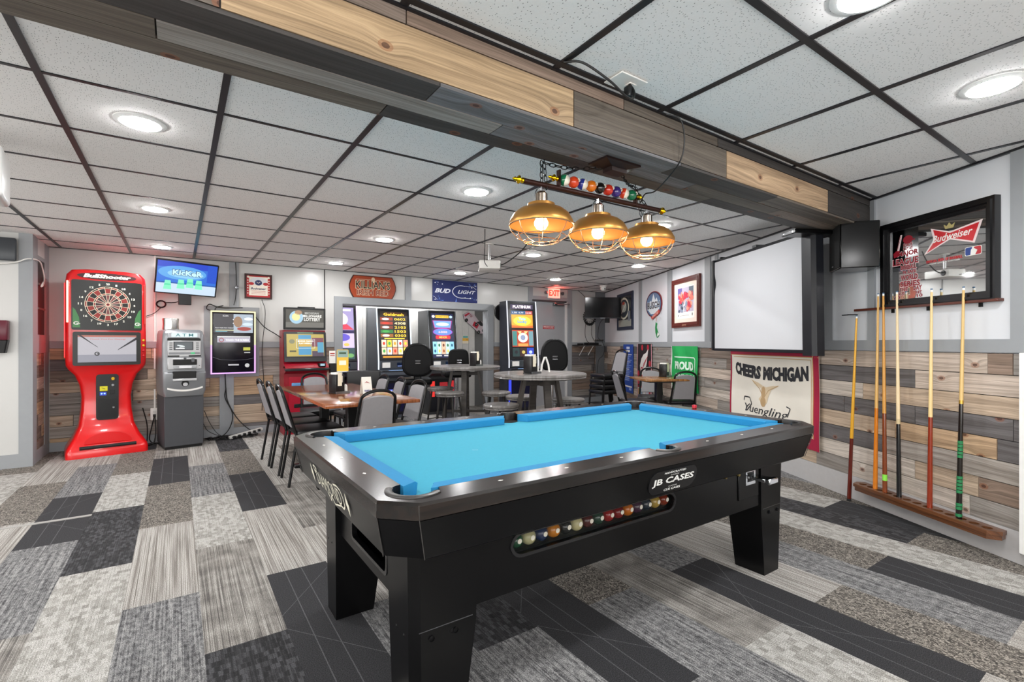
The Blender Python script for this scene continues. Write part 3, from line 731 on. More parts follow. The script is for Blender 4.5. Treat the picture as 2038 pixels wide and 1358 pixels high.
    # balls resting behind the window
    names = [('#1f5a3a', 'dark green'), ('#d8d2a0', 'cream'), ('#1b2f5c', 'dark blue'), ('#e08a1e', 'orange'), ('#222222', 'black'), ('#e4d8a0', 'ivory striped'), ('#5a1f1f', 'maroon'), ('#2d4b3c', 'bottle green'), ('#b02626', 'red'), ('#8f1f22', 'crimson'),
             ('#e07a1c', 'amber'), ('#4a2440', 'purple'), ('#23303f', 'slate'), ('#caa84a', 'yellow'), ('#93381e', 'rust')]
    for i, (c_, nm) in enumerate(names):
        m = MB(); bm = bmesh.new(); bmesh.ops.create_uvsphere(bm, u_segments=18, v_segments=12, radius=.0275); m.frombm(bm, mat(c_, .12, coat=.6), True)
        m.disc(0, .004, .009, .009, -.0277, mat('#e8e4d4', .3), 12)
        if i % 3 == 1: m.ring(0, 0, .0278, .0279, 0, mat('#e8e4d4', .3))
        o = m.build('billiard_ball')
        tag(o, '%s ball behind the pool table window, %s' % (nm, 'leftmost of the row' if i == 0 else 'right of the %s one' % names[i-1][1]), 'billiard ball', 'billiard balls in the table window', (.955+.0556*i, Y0+.145+.040, .5245))
    return t
pool_table()
m = MB(); m.box(-.011, .011, -.011, .011, 0, .02, mat('#c22a3a', .6), .002, 1); m.box(-.0085, .0085, -.0085, .0085, .0195, .0205, mat('#e06a78', .9)); tag(m.build('chalk_cube'), 'small red cube of cue chalk on the far rail of the pool table', 'chalk', None, (2.764, 1.93, .7805))

# ------------------------------------------------------------------ pendant lamp over the table
def pool_lamp():
    Y = 1.80; t = thing('billiard_lamp', 'long bar lamp with three caged copper shades hanging from the wooden beam', 'lamp', (0, Y, 0))
    ROD = mat('#3a211b', .35, .6); BRASS = mat('#d9b21c', .22, 1); CU = mat('#c8914c', .36, .8, 0, .08, 12); CUI = mat('#9a6a38', .5, .4); CAG = mat('#e0b896', .25, .9)
    m = MB(); m.tube([(1.30, 0, 1.945), (2.25, 0, 1.957)], .0125, ROD, 14); m.build('bar', t)
    fin = [(.0001, 0), (.012, .002), (.014, .006), (.008, .012), (.012, .02), (.02, .026), (.012, .034), (.007, .04), (.01, .046), (.005, .056), (.0001, .062)]
    for x, z, d in ((1.30, 1.945, -1), (2.25, 1.957, 1)):
        m = MB(); m.lathe([(r, d*a) for r, a in fin], BRASS, 14, (x, 0, z), 'x'); m.build('finial', t)
    for i, x in enumerate((1.403, 1.771, 2.144)):
        z0 = 1.752+.004*i
        m = MB(); prof = [(.150, 0), (.1515, .003), (.148, .022), (.132, .052), (.105, .074), (.072, .087), (.066, .09), (.064, .102), (.03, .108)]
        m.lathe(prof, CU, 40, (x, 0, z0)); m.lathe([(r-.003, z-.0015) for r, z in prof], CUI, 40, (x, 0, z0))
        sh = m.build('shade', t, 'copper dome shade')
        m = MB(); m.lathe([(.03, .104), (.03, .148), (.022, .158), (.008, .162), (.0001, .164)], mat('#a89a8c', .22, 1), 20, (x, 0, z0)); m.tube([(x, 0, z0+.16), (x, 0, 1.95)], .005, CHROME, 8)
        m.tube([(x-.034, 0, z0+.105)]+[(x+.036*math.cos(a), 0, z0+.14+.036*math.sin(a)) for a in [PI-PI*k/8 for k in range(9)]]+[(x+.034, 0, z0+.105)], .003, CHROME, 6); m.build('socket_cap', sh)
        m = MB(); rb = .14
        for k in range(8):
            a = 2*PI*k/8+.2; m.tube([(x+math.cos(a)*r, math.sin(a)*r, z0-z) for r, z in ((.150, 0), (.140, .026), (.118, .052), (.085, .074), (.045, .084))], .0021, CAG, 5)
        for r, z in ((.151, 0), (.118, .052), (.045, .084), (.085, .074)): m.tube([(x+r*math.cos(2*PI*k/28), r*math.sin(2*PI*k/28), z0-z) for k in range(28)], .0022, CAG, 5, closed=True)
        m.build('wire_cage', sh)
        m = MB(); bp_ = [(.0001, -.032), (.021, -.025), (.032, -.007), (.033, .007), (.025, .024), (.014, .034), (.013, .08)]
        m.lathe(bp_, mat('#ffe2a0', .3, 0, 9, 0, 1), 20, (x, 0, z0+.01)); m.build('bulb', sh)
        ld = bpy.data.lights.new('pendant_glow', 'POINT'); ld.energy = 1.6; ld.color = (1, .72, .36); ld.shadow_soft_size = .03
        lo = bpy.data.objects.new('pendant_glow', ld); C.objects.link(lo); lo.parent = t; lo.location = (x, 0, z0-.035)
    # ball rack above the bar
    cols = ['#15704a', '#d8441c', '#2a3a94', '#e0761a', '#141414', '#c9301c', '#3b2a78', '#d8401e', '#15704a']
    m = MB(); m.tube([(1.505, .0, 1.992), (2.06, .0, 2.003)], .006, ROD, 8)
    for x in (1.51, 2.05): m.box(x-.004, x+.004, -.012, .012, 1.945, 2.035, ROD)
    m.build('ball_rack', t)
    for x, z, d in ((1.505, 1.992, -1), (2.058, 2.003, 1)):
        m = MB(); m.lathe([(r*.85, d*a) for r, a in fin], BRASS, 14, (x, 0, z), 'x'); m.build('finial', t)
    for i, c_ in enumerate(cols):
        x = 1.545+.0595*i; z = 1.993+.00120*i
        m = MB(); bm = bmesh.new(); bmesh.ops.create_uvsphere(bm, u_segments=24, v_segments=16, radius=.0285)
        wm = mat('#f0ead8', .12, coat=.7); cm = mat(c_, .12, coat=.7)
        if i in (0, 2, 7):
            m.M = Matrix.Translation((x, 0, z)) @ Matrix.Rotation(-.7, 4, 'Z') @ Matrix.Rotation(PI/2+.3, 4, 'Y')
            bm.verts.index_update(); k = len(m.v); vs = [v.co.copy() for v in bm.verts]
            fb = [[v.index for v in f.verts] for f in bm.faces if f.calc_center_median().z > .006]; fo = [[v.index for v in f.verts] for f in bm.faces if f.calc_center_median().z <= .006]
            m.add(vs, fb, wm, True); m.add(vs, fo, cm, True); bm.free()
        else:
            m.M = Matrix.Translation((x, 0, z)); m.frombm(bm, cm, True); m.disc(.012, .006, .009, .009, -.0262, wm, 14); m.text(str([14, 5, 12, 5, 8, 7, 4, 3, 6][i]), .012, .006, .006, .009, -.0266, BLACK)
        m.build('ornament_ball', t)
    # chains and canopy
    def chain(p, q, sag=.0):
        p, q = Vector(p), Vector(q); n = max(2, int((q-p).length/.026)); mm = MB()
        for k in range(n):
            a = p.lerp(q, k/n); b = p.lerp(q, (k+1)/n); a.z -= sag*math.sin(PI*k/n); b.z -= sag*math.sin(PI*(k+1)/n)
            d = (b-a).normalized(); sdir = d.cross(Vector((0, 0, 1)) if abs(d.z) < .8 else Vector((0, 1, 0))).normalized()
            if k % 2: sdir = d.cross(sdir).normalized()
            L = (b-a).length*.62; c = (a+b)/2
            mm.tube([c+d*L*math.cos(2*PI*j/10)+sdir*.0085*math.sin(2*PI*j/10) for j in range(10)], .0022, BLACKM, 5, closed=True)
        return mm.build('chain', t)
    chain((1.405, 0, 2.058), (1.405, 0, 1.95)); chain((1.42, .0, 2.055), (1.435, 0, 1.93)); chain((2.03, 0, 2.055), (2.15, 0, 1.955)); chain((2.06, 0, 2.05), (2.10, .0, 1.90))
    chain((1.42, 0, 2.05), (1.68, -.15, 2.045), .02); chain((1.77, -.15, 2.045), (2.03, 0, 2.05), .02)
    m = MB(); DKM = mat('#241512', .35, .3); m.M = Matrix.Translation((1.72, -.165, 0))
    m.loft([[(sx*a, sy*b, z) for sx, sy in ((-1, -1), (1, -1), (1, 1), (-1, 1))] for a, b, z in ((.05, .03, 2.012), (.05, .03, 2.032), (.115, .06, 2.048), (.115, .06, 2.057))], DKM, False)
    m.build('canopy', t)
    for x in (1.405, 2.03):
        m = MB(); m.tube([(x, -.02, 2.057), (x, -.02, 2.045), (x, -.004, 2.036), (x, .01, 2.045), (x, .008, 2.055)], .0022, BLACKM, 6); m.build('hook', t)
    return t
pool_lamp()
m = MB(); m.tube(spline([(1.51, 1.36, 2.262), (1.52, 1.34, 2.22), (1.50, 1.33, 2.18), (1.42, 1.30, 2.16), (1.34, 1.30, 2.19), (1.24, 1.34, 2.245), (1.20, 1.40, 2.262)]), .0045, CABLE, 7)
m.box(1.495, 1.525, 1.345, 1.375, 2.20, 2.245, BLACK, .006, 2)
tag(m.build('plug_cord'), 'black cord looping from the ceiling outlet plug back up to the ceiling grid', 'cord')
m = MB(); m.tube(spline([(1.86, 1.45, 2.263), (1.93, 1.42, 2.24), (1.97, 1.43, 2.15), (1.97, 1.46, 2.06), (1.99, 1.58, 1.99), (2.03, 1.66, 1.985), (2.06, 1.74, 2.00), (2.08, 1.79, 1.97)]), .0035, CABLE, 7)
tag(m.build('lamp_cord'), 'thin black cord hanging over the wooden beam down to the bar lamp', 'cord')
t = thing('ceiling_outlet', 'white outlet plate on the ceiling tiles beside the wooden beam', 'outlet', (1.50, 1.365, CEIL-.006), 0.0)
m = MB(); m.box(-.075, .075, -.05, .05, -.006, .0, WHITE, .002, 1); m.build('plate', t)
m = MB(); m.box(.005, .045, -.018, .018, -.01, -.006, WHITE, .003, 1); m.build('socket', t)
# ------------------------------------------------------------------ banquet chairs
VIN = mat('#1c1c1e', .38, bump=.05); GPAD = mat('#8f8d90', .6, 0, 0, .06, 40); CFR = mat('#0c0c0d', .28, .3)
def banquet_chair(label, pad=GPAD, loc=(0, 0, 0), rz=0, group='banquet chairs around the tables'):
    t = thing('banquet_chair', label, 'chair', loc, rz, group)
    m = MB(); m.box(-.185, .185, -.21, .19, .415, .465, VIN, .022, 3); m.build('seat', t)
    # back pad, tapering, arched top, leaning back
    def bk(x, h): return (x, .205+.115*h/.40, .45+h)
    m = MB(); a = math.atan2(.115, .40); m.M = Matrix.Translation((0, .20, .45)) @ Matrix.Rotation(-a, 4, 'X')
    sil = [(-.135, .045), (.135, .045), (.118, .33)]+[(.118*math.cos(q), .33+.035*math.sin(q)) for q in [PI*k/10 for k in range(1, 10)]]+[(-.118, .33)]
    m.prism(sil, -.014, .014, pad, 'xz'); m.build('backrest', t)
    m = MB(); arch = [(-.158, -.01), (-.150, .15), (-.138, .32)]+[(.138*-math.cos(q), .335+.075*math.sin(q)) for q in [PI*k/12 for k in range(1, 12)]]+[(.138, .32), (.150, .15), (.158, -.01)]
    m.M = Matrix.Translation((0, .20, .45)) @ Matrix.Rotation(-a, 4, 'X'); m.tube([(x, 0, z) for x, z in arch], .0125, CFR, 8)
    m.M = Matrix.Identity(4); m.tube([(-.16, .19, .43), (.16, .19, .43)], .009, CFR, 6); m.build('back_frame', t)
    m = MB()
    for s_ in (-1, 1): m.tube([(s_*.165, -.19, .41), (s_*.165, .20, .41)], .010, CFR, 6)
    m.tube([(-.165, -.19, .41), (.165, -.19, .41)], .010, CFR, 6); m.build('seat_frame', t)
    for s_ in (-1, 1):
        m = MB(); m.tube([(s_*.165, -.19, .415), (s_*.175, -.215, .0)], .0115, CFR, 8); m.build('leg', t)
        m = MB(); m.tube([(s_*.158, .20, .46), (s_*.163, .19, .40), (s_*.175, .255, .0)], .0115, CFR, 8); m.build('leg', t)
    return t
ch0 = banquet_chair('grey-backed chair left of the long wooden table, nearest the viewer of three', loc=(1.015, 4.56, 0), rz=PI/2)
dup(ch0, (1.0, 5.0, 0), PI/2+.03, 'grey-backed chair left of the long wooden table, middle one of three')
dup(ch0, (.975, 5.44, 0), PI/2+.05, 'grey-backed chair left of the long wooden table, farthest back of three')
dup(ch0, (1.245, 3.92, 0), PI+.04, 'grey-backed chair at the near end of the long wooden table, its back turned')
dup(ch0, (1.33, 5.78, 0), 0, 'grey-backed chair at the far end of the long wooden table, before the red kiosk')
dup(ch0, (1.62, 4.34, 0), -PI/2+.12, 'grey-backed chair right of the long wooden table, nearest the viewer of three')
dup(ch0, (1.62, 4.86, 0), -PI/2-.05, 'grey-backed chair right of the long wooden table, middle one of three')
dup(ch0, (1.62, 5.34, 0), -PI/2+.05, 'grey-backed chair right of the long wooden table, farthest back of three')
dup(ch0, (5.43, 4.06, 0), math.radians(148), 'grey-backed chair with its back turned, before the green flag at the small table')
dup(ch0, (5.50, 4.54, 0), math.radians(-50), 'grey-backed chair facing the viewer behind the small square table')
dup(ch0, (4.96, 4.31, 0), math.radians(62), 'grey-backed chair left of the small square table, beside the stacked chairs')
for i in range(4):
    dup(ch0, (5.66, 5.58-.012*i, .085*i), -PI/2-.12, ['lowest', 'second from the bottom', 'third from the bottom', 'topmost'][i]+' chair of the stack under the corner television', 'stacked chairs in the corner')
bk = thing('low_back_chair', 'black vinyl low-back chair beside the far corner of the long wooden table', 'chair', (1.86, 5.92, 0), -.35)
m = MB(); m.box(-.2, .2, -.2, .2, .41, .47, VIN, .025, 3); m.build('seat', bk)
m = MB(); m.box(-.205, .205, .19, .235, .60, .86, mat('#141416', .45), .03, 3); m.build('backrest', bk)
for sx in (-1, 1):
    for y in (-.17, .19):
        m = MB(); m.tube([(sx*.17, y, .42), (sx*.185, y*1.15, 0)], .011, CFR); m.build('leg', bk)
    m = MB(); m.tube([(sx*.15, .19, .42), (sx*.15, .215, .65)], .011, CFR); m.build('back_post', bk)

# ------------------------------------------------------------------ tables
TT = wood_mat('table_top_wood', .14, False, '#a8643c', False, .7, coat=.6); TT2 = wood_mat('oak_top_wood', .22, False, '#c08a50', False, .7, coat=.4)
def wood_table(label, x0, x1, y0, y1, top, loc, rz, peds):
    t = thing('wooden_table', label, 'table', loc, rz)
    m = MB(); m.box(x0, x1, y0, y1, .722, .752, top, .005, 2)
    for p in range(len(m.f)): m.uv[p] = [(m.v[i][1], m.v[i][0]) for i in m.f[p]]
    m.build('table_top', t)
    for px, py in peds:
        m = MB(); m.box(px-.04, px+.04, py-.04, py+.04, .03, .70, BLACK, .004, 1); m.box(px-.2, px+.2, py-.2, py+.2, .700, .722, BLACK); m.build('pedestal', t)
        m = MB(); m.box(px-.28, px+.28, py-.035, py+.035, 0, .035, BLACK, .008, 1); m.box(px-.035, px+.035, py-.25, py+.25, 0, .034, BLACK, .008, 1); m.build('base', t)
    return t
wood_table('long glossy reddish-brown wooden table with black pedestals, left of the pool table', -.37, .37, -.93, .93, TT, (1.25, 4.60, 0), 0, [(-.03, -.40), (-.05, .45)])
wood_table('small square oak-topped table with one black pedestal near the wall flags', -.29, .29, -.29, .29, TT2, (5.20, 4.17, 0), math.radians(-28), [(0, 0)])
DIST = wood_mat('weathered_grey_top', .45, False, '#8d8b8a', False, .5, coat=.3); DLEG = wood_mat('dark_leg_wood', .5, False, '#55504c', False, .8)
def xyuv(m):
    for p in range(len(m.f)): m.uv[p] = [(m.v[i][0]+m.v[i][2], m.v[i][1]) for i in m.f[p]]
def zuv(m):
    for p in range(len(m.f)): m.uv[p] = [(m.v[i][2], m.v[i][0]+m.v[i][1]) for i in m.f[p]]
def round_table(label, loc, rz):
    t = thing('round_pub_table', label, 'table', loc, rz, 'round counter-height tables')
    m = MB(); r = .465; pr = [(.0001, .905), (r-.008, .905), (r, .897), (r+.001, .882), (r-.006, .874), (r-.001, .866), (r-.008, .858), (.0001, .858)]
    m.lathe(pr[::-1], DIST, 56); xyuv(m); m.build('table_top', t)
    for k in range(4):
        a = PI/4+k*PI/2; m = MB(); d = Vector((math.cos(a), math.sin(a), 0)); n = Vector((-d.y, d.x, 0))
        secs = []
        for z, rad in ((.857, .17), (0, .33)):
            c = d*rad; secs.append([tuple(c+n*u*.034+d*v*.018+Vector((0, 0, z))) for u, v in ((-1, -1), (1, -1), (1, 1), (-1, 1))])
        m.loft(secs, DLEG, False); zuv(m); m.build('leg', t)
    m = MB()
    for a in (PI/4, 3*PI/4):
        d = Vector((math.cos(a), math.sin(a), 0)); m.tube([tuple(d*-.2+Vector((0, 0, .80))), tuple(d*.2+Vector((0, 0, .80)))], .03, DLEG, 4, sq=True); m.tube([tuple(d*-.27+Vector((0, 0, .30))), tuple(d*.27+Vector((0, 0, .30)))], .022, DLEG, 4, sq=True)
    zuv(m); m.build('stretcher', t)
    return t
rt = round_table('round weathered grey high table nearest the pool table, before the tall slot machine', (3.01, 3.88, 0), .5)
dup(rt, (3.16, 5.70, 0), .2, 'round weathered grey high table farther back, before the blue-screened slot machine')
def stool(label, loc, rz):
    t = thing('counter_stool', label, 'stool', loc, rz, 'backless round stools')
    m = MB(); r = .178; m.lathe([(.0001, .560), (r-.02, .560), (r-.008, .568), (r-.012, .578), (r, .588), (r, .602), (r-.008, .610), (.0001, .612)], DIST, 36); xyuv(m); m.build('seat', t)
    for k in range(4):
        a = PI/4+k*PI/2; c, q = math.cos(a), math.sin(a); m = MB(); m.tube([(c*.12, q*.12, .562), (c*.20, q*.20, 0)], .012, mat('#3c3a38', .4, .5), 8); m.build('leg', t)
    m = MB(); m.tube([(.178*math.cos(2*PI*k/28), .178*math.sin(2*PI*k/28), .17) for k in range(28)], .008, mat('#3c3a38', .4, .5), 6, closed=True); m.build('foot_ring', t)
    return t
st = stool('round stool closest to the pool table, left of the near round table', (2.60, 3.97, 0), .3)
dup(st, (2.93, 5.97, 0), .1, 'round stool farthest back, left behind the farther round table')
dup(st, (2.72, 5.30, 0), .6, 'round stool at the left front of the farther round table')
dup(st, (3.22, 5.02, 0), .9, 'round stool at the right front of the farther round table')
dup(st, (3.47, 3.98, 0), .2, 'round stool right of the near round table, towards the exit door')
dup(st, (3.22, 4.50, 0), .5, 'round stool directly behind the near round table')

# ------------------------------------------------------------------ padded gaming chairs
def game_chair(label, loc, rz, zb, w_, h_, shape='oval'):
    t = thing('gaming_chair', label, 'chair', loc, rz)
    BP = mat('#08080a', .5, bump=.05, spec=.2)
    m = MB(); secs = []
    cz = zb+h_/2
    pts = []
    for k in range(28):
        a = 2*PI*k/28; x = math.cos(a); z = math.sin(a)
        if shape == 'oval': xx = w_/2*abs(x)**.8*math.copysign(1, x)*(1-.13*z+.04*z*z); zz = h_/2*abs(z)**.75*math.copysign(1, z)
        else: xx = w_/2*abs(x)**.45*math.copysign(1, x)*(1-.10*z); zz = h_/2*abs(z)**.45*math.copysign(1, z)
        pts.append((xx, zz))
    for sc, y in ((.0, .145), (.75, .145), (.93, .155), (1, .175), (1, .205), (.94, .225), (.88, .228), (.86, .222), (.0, .226)):
        secs.append([(x*max(sc, .001), y, cz+z*max(sc, .001)) for x, z in pts])
    m.loft(secs, BP); b = m.build('backrest', t)
    m = MB(); m.box(-.032, .032, .222, .232, cz-.045, cz-.018, BLACK, .004, 1); m.tube([(-.034, .235, cz-.012), (.034, .235, cz-.012)], .008, CHROME); m.tube([(-.034, .235, cz-.05), (.034, .235, cz-.05)], .008, CHROME); m.build('pull_handle', b)
    m = MB(); m.box(-.2, .2, -.2, .19, zb-.12, zb-.03, BP, .035, 3); m.build('seat', t)
    m = MB(); m.box(-.05, .05, .13, .18, zb-.08, zb+.08, BLACKM, .01, 1); m.tube([(0, 0, .04), (0, 0, zb-.12)], .035, CHROME, 14); m.build('column', t)
    m = MB(); m.lathe([(.0001, .05), (.05, .05), (.22, .02), (.23, 0)], BLACKM, 28); m.build('base', t)
    return t
game_chair('black padded gaming chair before the slot machine with yellow numbers', (2.75, 6.35, 0), PI-.35, .75, .415, .455)
game_chair('black padded gaming chair before the tall slot machine beside the exit door', (4.10, 5.05, 0), PI-.45, .83, .36, .43)
game_chair('black square-backed gaming chair before the slot machine with the blue and red screen', (3.42, 6.45, 0), PI-.3, .82, .30, .30, 'sq')

# ------------------------------------------------------------------ table-top things
def caddy(label, loc, rz, flyer=False):
    t = thing('napkin_caddy', label, 'napkin holder', loc, rz)
    m = MB(); m.box(-.07, .07, -.06, .06, 0, .008, BLACK, .002, 1); m.box(-.07, .02, -.055, .055, .008, .17, mat('#141315', .3), .006, 2); m.box(-.035, -.0, -.0555, -.0545, .1, .16, mat('#d9cfc0', .6)); m.box(-.07, .07, -.062, -.056, .0, .02, STEEL, .001, 1); m.build('holder', t)
    m = MB(); m.box(-.062, .0, -.045, .045, .17, .188, mat('#f0eee8', .9), .004, 1); m.box(-.05, -.01, -.0575, -.0555, .07, .19, mat('#efe6cf', .8)); m.build('napkins', t)
    for i, c_ in enumerate(('#e8e6e0', '#3a2320')):
        m = MB(); m.lathe([(.0001, .008), (.017, .008), (.018, .02), (.016, .065), (.010, .075), (.0001, .08)], mat(c_, .2), 14, (.045, -.028+.052*i, 0)); m.build('shaker', t)
    return t
caddy('black napkin holder with white menu strips on the long wooden table', (1.20, 4.50, .752), .3)
caddy('black napkin holder on the farther round table', (3.26, 5.58, .905), .3)
caddy('black napkin holder on the near round table', (2.88, 3.84, .905), .2)
caddy('black napkin holder with a yellow label on the small square oak table', (5.40, 4.22, .752), .2)
m = MB(); NS = mat('#efede4', .6)
m.add([(-.045, -.035, 0), (.045, -.035, 0), (.045, 0, .15), (-.045, 0, .15), (-.045, .035, 0), (.045, .035, 0)], [(0, 1, 2, 3), (5, 4, 3, 2)], NS)
m.M = Matrix.Rotation(-math.atan2(.035, .15), 4, 'X')
RDK = mat('#b0353a', .6); VIO = mat('#4a4a86', .6)
for q in range(7): m.line([(-.02+.006*q, .09+.004*(q % 3)), (.0+.004*q, .105-.003*q)], .003, -.0365, RDK)
m.text('menu', 0, .02, .06, .02, -.0365, VIO, fat=.02)
tag(m.build('tent_card'), 'white folded tent card with a red flower print on the long wooden table', 'card', None, (1.38, 4.30, .753), .15)
m = MB(); m.prism(rrect(-.05, .05, 0, .20, .01), -.004, .004, mat('#e2b62a', .4), 'xz'); m.rect(-.045, .045, .13, .195, -.0045, mat('#8aa6a0', .5)); m.rect(-.03, .03, .16, .175, -.0048, mat('#2c4a30', .6)); m.rect(-.03, .03, .06, .1, -.0048, mat('#f2ead2', .6)); m.tube([(0, 0, 0), (0, .0, .004)], .05, WHITE, 12)
tag(m.build('advert_stand'), 'yellow and grey-green advert standing on the napkin holder of the long wooden table', 'table sign', None, (1.235, 4.52, .945), -.2)
m = MB(); NW = mat('#f4f2ee', .6); m.tube([(-.045, 0, .005), (-.035, 0, .08), (-.008, 0, .155), (.008, 0, .155), (.035, 0, .08), (.045, 0, .005)], .010, NW, 8)
tag(m.build('hoop_stand'), 'white pointed hoop-shaped card stand on the near round table', 'card stand', None, (3.06, 3.86, .905), -.3)
m = MB(); m.rect(-.065, .065, 0, .15, 0, mat('#efe3cc', .6)); m.rect(-.065, .065, .05, .10, -.001, mat('#e8b33c', .6)); m.rect(-.055, .055, .105, .145, -.001, mat('#6fb2ae', .6)); m.box(-.065, .065, .0005, .003, 0, .15, WHITE)
m.text('$', .03, .075, .02, .03, -.0015, mat('#b0411e', .5))
tag(m.build('promo_flyer'), 'small yellow and teal flyer taped to the slatted wall of the recess', 'flyer', None, (4.50, 8.108, 1.20), 0)

# ------------------------------------------------------------------ slot machines
def slot(label, loc, rz, h, body, trim, content, lower, glow=None, w_=.58, d_=.52):
    t = thing('slot_machine', label, 'slot machine', loc, rz, 'slot machines along the back wall')
    hw = w_/2; bz = mat(body, .35, .3); tr = mat(trim, .25, .9)
    # side profile in (y, z)
    prof = [(.10, 0), (.10, .64), (-.05, .70), (-.05, .755), (.03, .785), (.03, .93), (.13, h), (d_, h), (d_, 0)]
    m = MB(); m.prism([(y, z) for y, z in prof], -hw, hw, bz, 'yz')
    for k in range(9): m.box(-hw-.0015, -hw, .22, .34, .50+.018*k, .506+.018*k, BLACK)
    cab = m.build('cabinet', t)
    m = MB()      # bright edge strips that follow the profile
    edge = [(.10, .0), (.10, .64)], [(.03, .80), (.03, .93), (.13, h)]
    gm = lit(glow, 1.6) if glow else tr
    for s_ in (-1, 1):
        m = MB(); m.tube([(s_*(hw-.004), y-.012, z) for y, z in ((.03, .79), (.03, .93), (.13, h))], .010, gm, 8); m.build('edge_light', t)
    m = MB(); m.box(-hw+.01, hw-.01, -.06, .04, .757, .772, mat('#3b3c40', .3, .6), .005, 1); m.box(-.12, .12, -.05, .0, .772, .777, lit('#9cc6ff', .6)); m.build('button_deck', t)
    m = MB(); m.box(-hw+.03, hw-.03, .012, .03, .80, .915, mat('#5c5f66', .35, .7), .004, 1); m.box(-hw+.06, -hw+.19, .009, .013, .815, .90, WHITE, .002, 1); m.box(.02, .14, .009, .013, .825, .895, mat('#14203c', .2), .002, 1); m.box(.03, .13, .006, .0095, .835, .845, lit('#9db6ff', .8)); m.build('bill_panel', t)
    m = MB(); a = math.atan2(.10, h-.93); m.M = Matrix.Translation((0, .03, .93)) @ Matrix.Rotation(-a, 4, 'X'); H = math.hypot(.10, h-.93)
    m.prism(rrect(-hw+.02, hw-.02, .0, H-.01, .015), -.010, 0, mat('#121318', .25), 'xz')
    scr = m.build('screen_bezel', t)
    m = MB(); m.M = Matrix.Translation((0, .03, .93)) @ Matrix.Rotation(-a, 4, 'X'); content(m, hw-.055, .03, H-.05); m.build('screen_picture', scr)
    m = MB(); m.box(-hw+.03, hw-.03, .094, .10, .05, .60, mat('#0b0b14', .3), .004, 1); lower(m); m.build('belly_panel', t)
    return t
def con_numbers(m, W, z0, z1):
    y = -.011; H = z1-z0; Zf = lambda f: z0+H*f
    m.rect(-W, W, z0, z1, y, lit('#1d0f04', 1)); YE = lit('#ffd23c', 1.4); OR = lit('#ff9a26', 1.3); RD = lit('#d8361c', 1.2); GRN = lit('#3fae4a', 1.1); WH = lit('#ffffff', 1.3)
    m.disc(0, Zf(.94), W*.85, H*.045, y-.001, lit('#5a2a05', 1)); m.text('Goldrush', 0, Zf(.94), W*1.5, H*.06, y-.002, YE, fat=.03)
    for i, (nm, cc) in enumerate((('7 0602', WH), ('4 4308', RD), ('8 2103', WH), ('2 1503', GRN), ('6 0303', WH))):
        zz = Zf(.84-.088*i); m.rect(-W, -.02, zz-H*.032, zz+H*.032, y-.001, [lit('#a8401c', 1.1), lit('#b03a22', 1.1), lit('#8a3c1c', 1), lit('#2c7f3a', 1.1), lit('#a8651c', 1.1)][i]); m.disc(-W*.62, zz, W*.26, H*.024, y-.0015, cc)
        m.text(nm.split()[1], W*.45, zz, W*.85, H*.055, y-.0015, YE if i != 1 else lit('#ffe9b0', 1.3), fat=.02)
    m.rect(-W*.75, W*.75, Zf(.415), Zf(.435), y-.001, YE)
    for r in range(2):
        for k in range(5):
            xx = -W*.8+W*.4*k; m.rect(xx-W*.17, xx+W*.17, Zf(.24-.16*r)+.004, Zf(.40-.16*r)-.004, y-.001, [lit('#ffe9c8', 1.2), lit('#e8d24a', 1.2), lit('#ffd9b8', 1.2), lit('#ffffff', 1.2), lit('#f09a7a', 1.2)][(k+2*r) % 5]); m.disc(xx, Zf(.32-.16*r), W*.09, H*.035, y-.002, [RD, GRN, OR, RD, YE][(k+r) % 5])
    m.rect(-W*.9, W*.9, Zf(.02), Zf(.05), y-.001, OR)
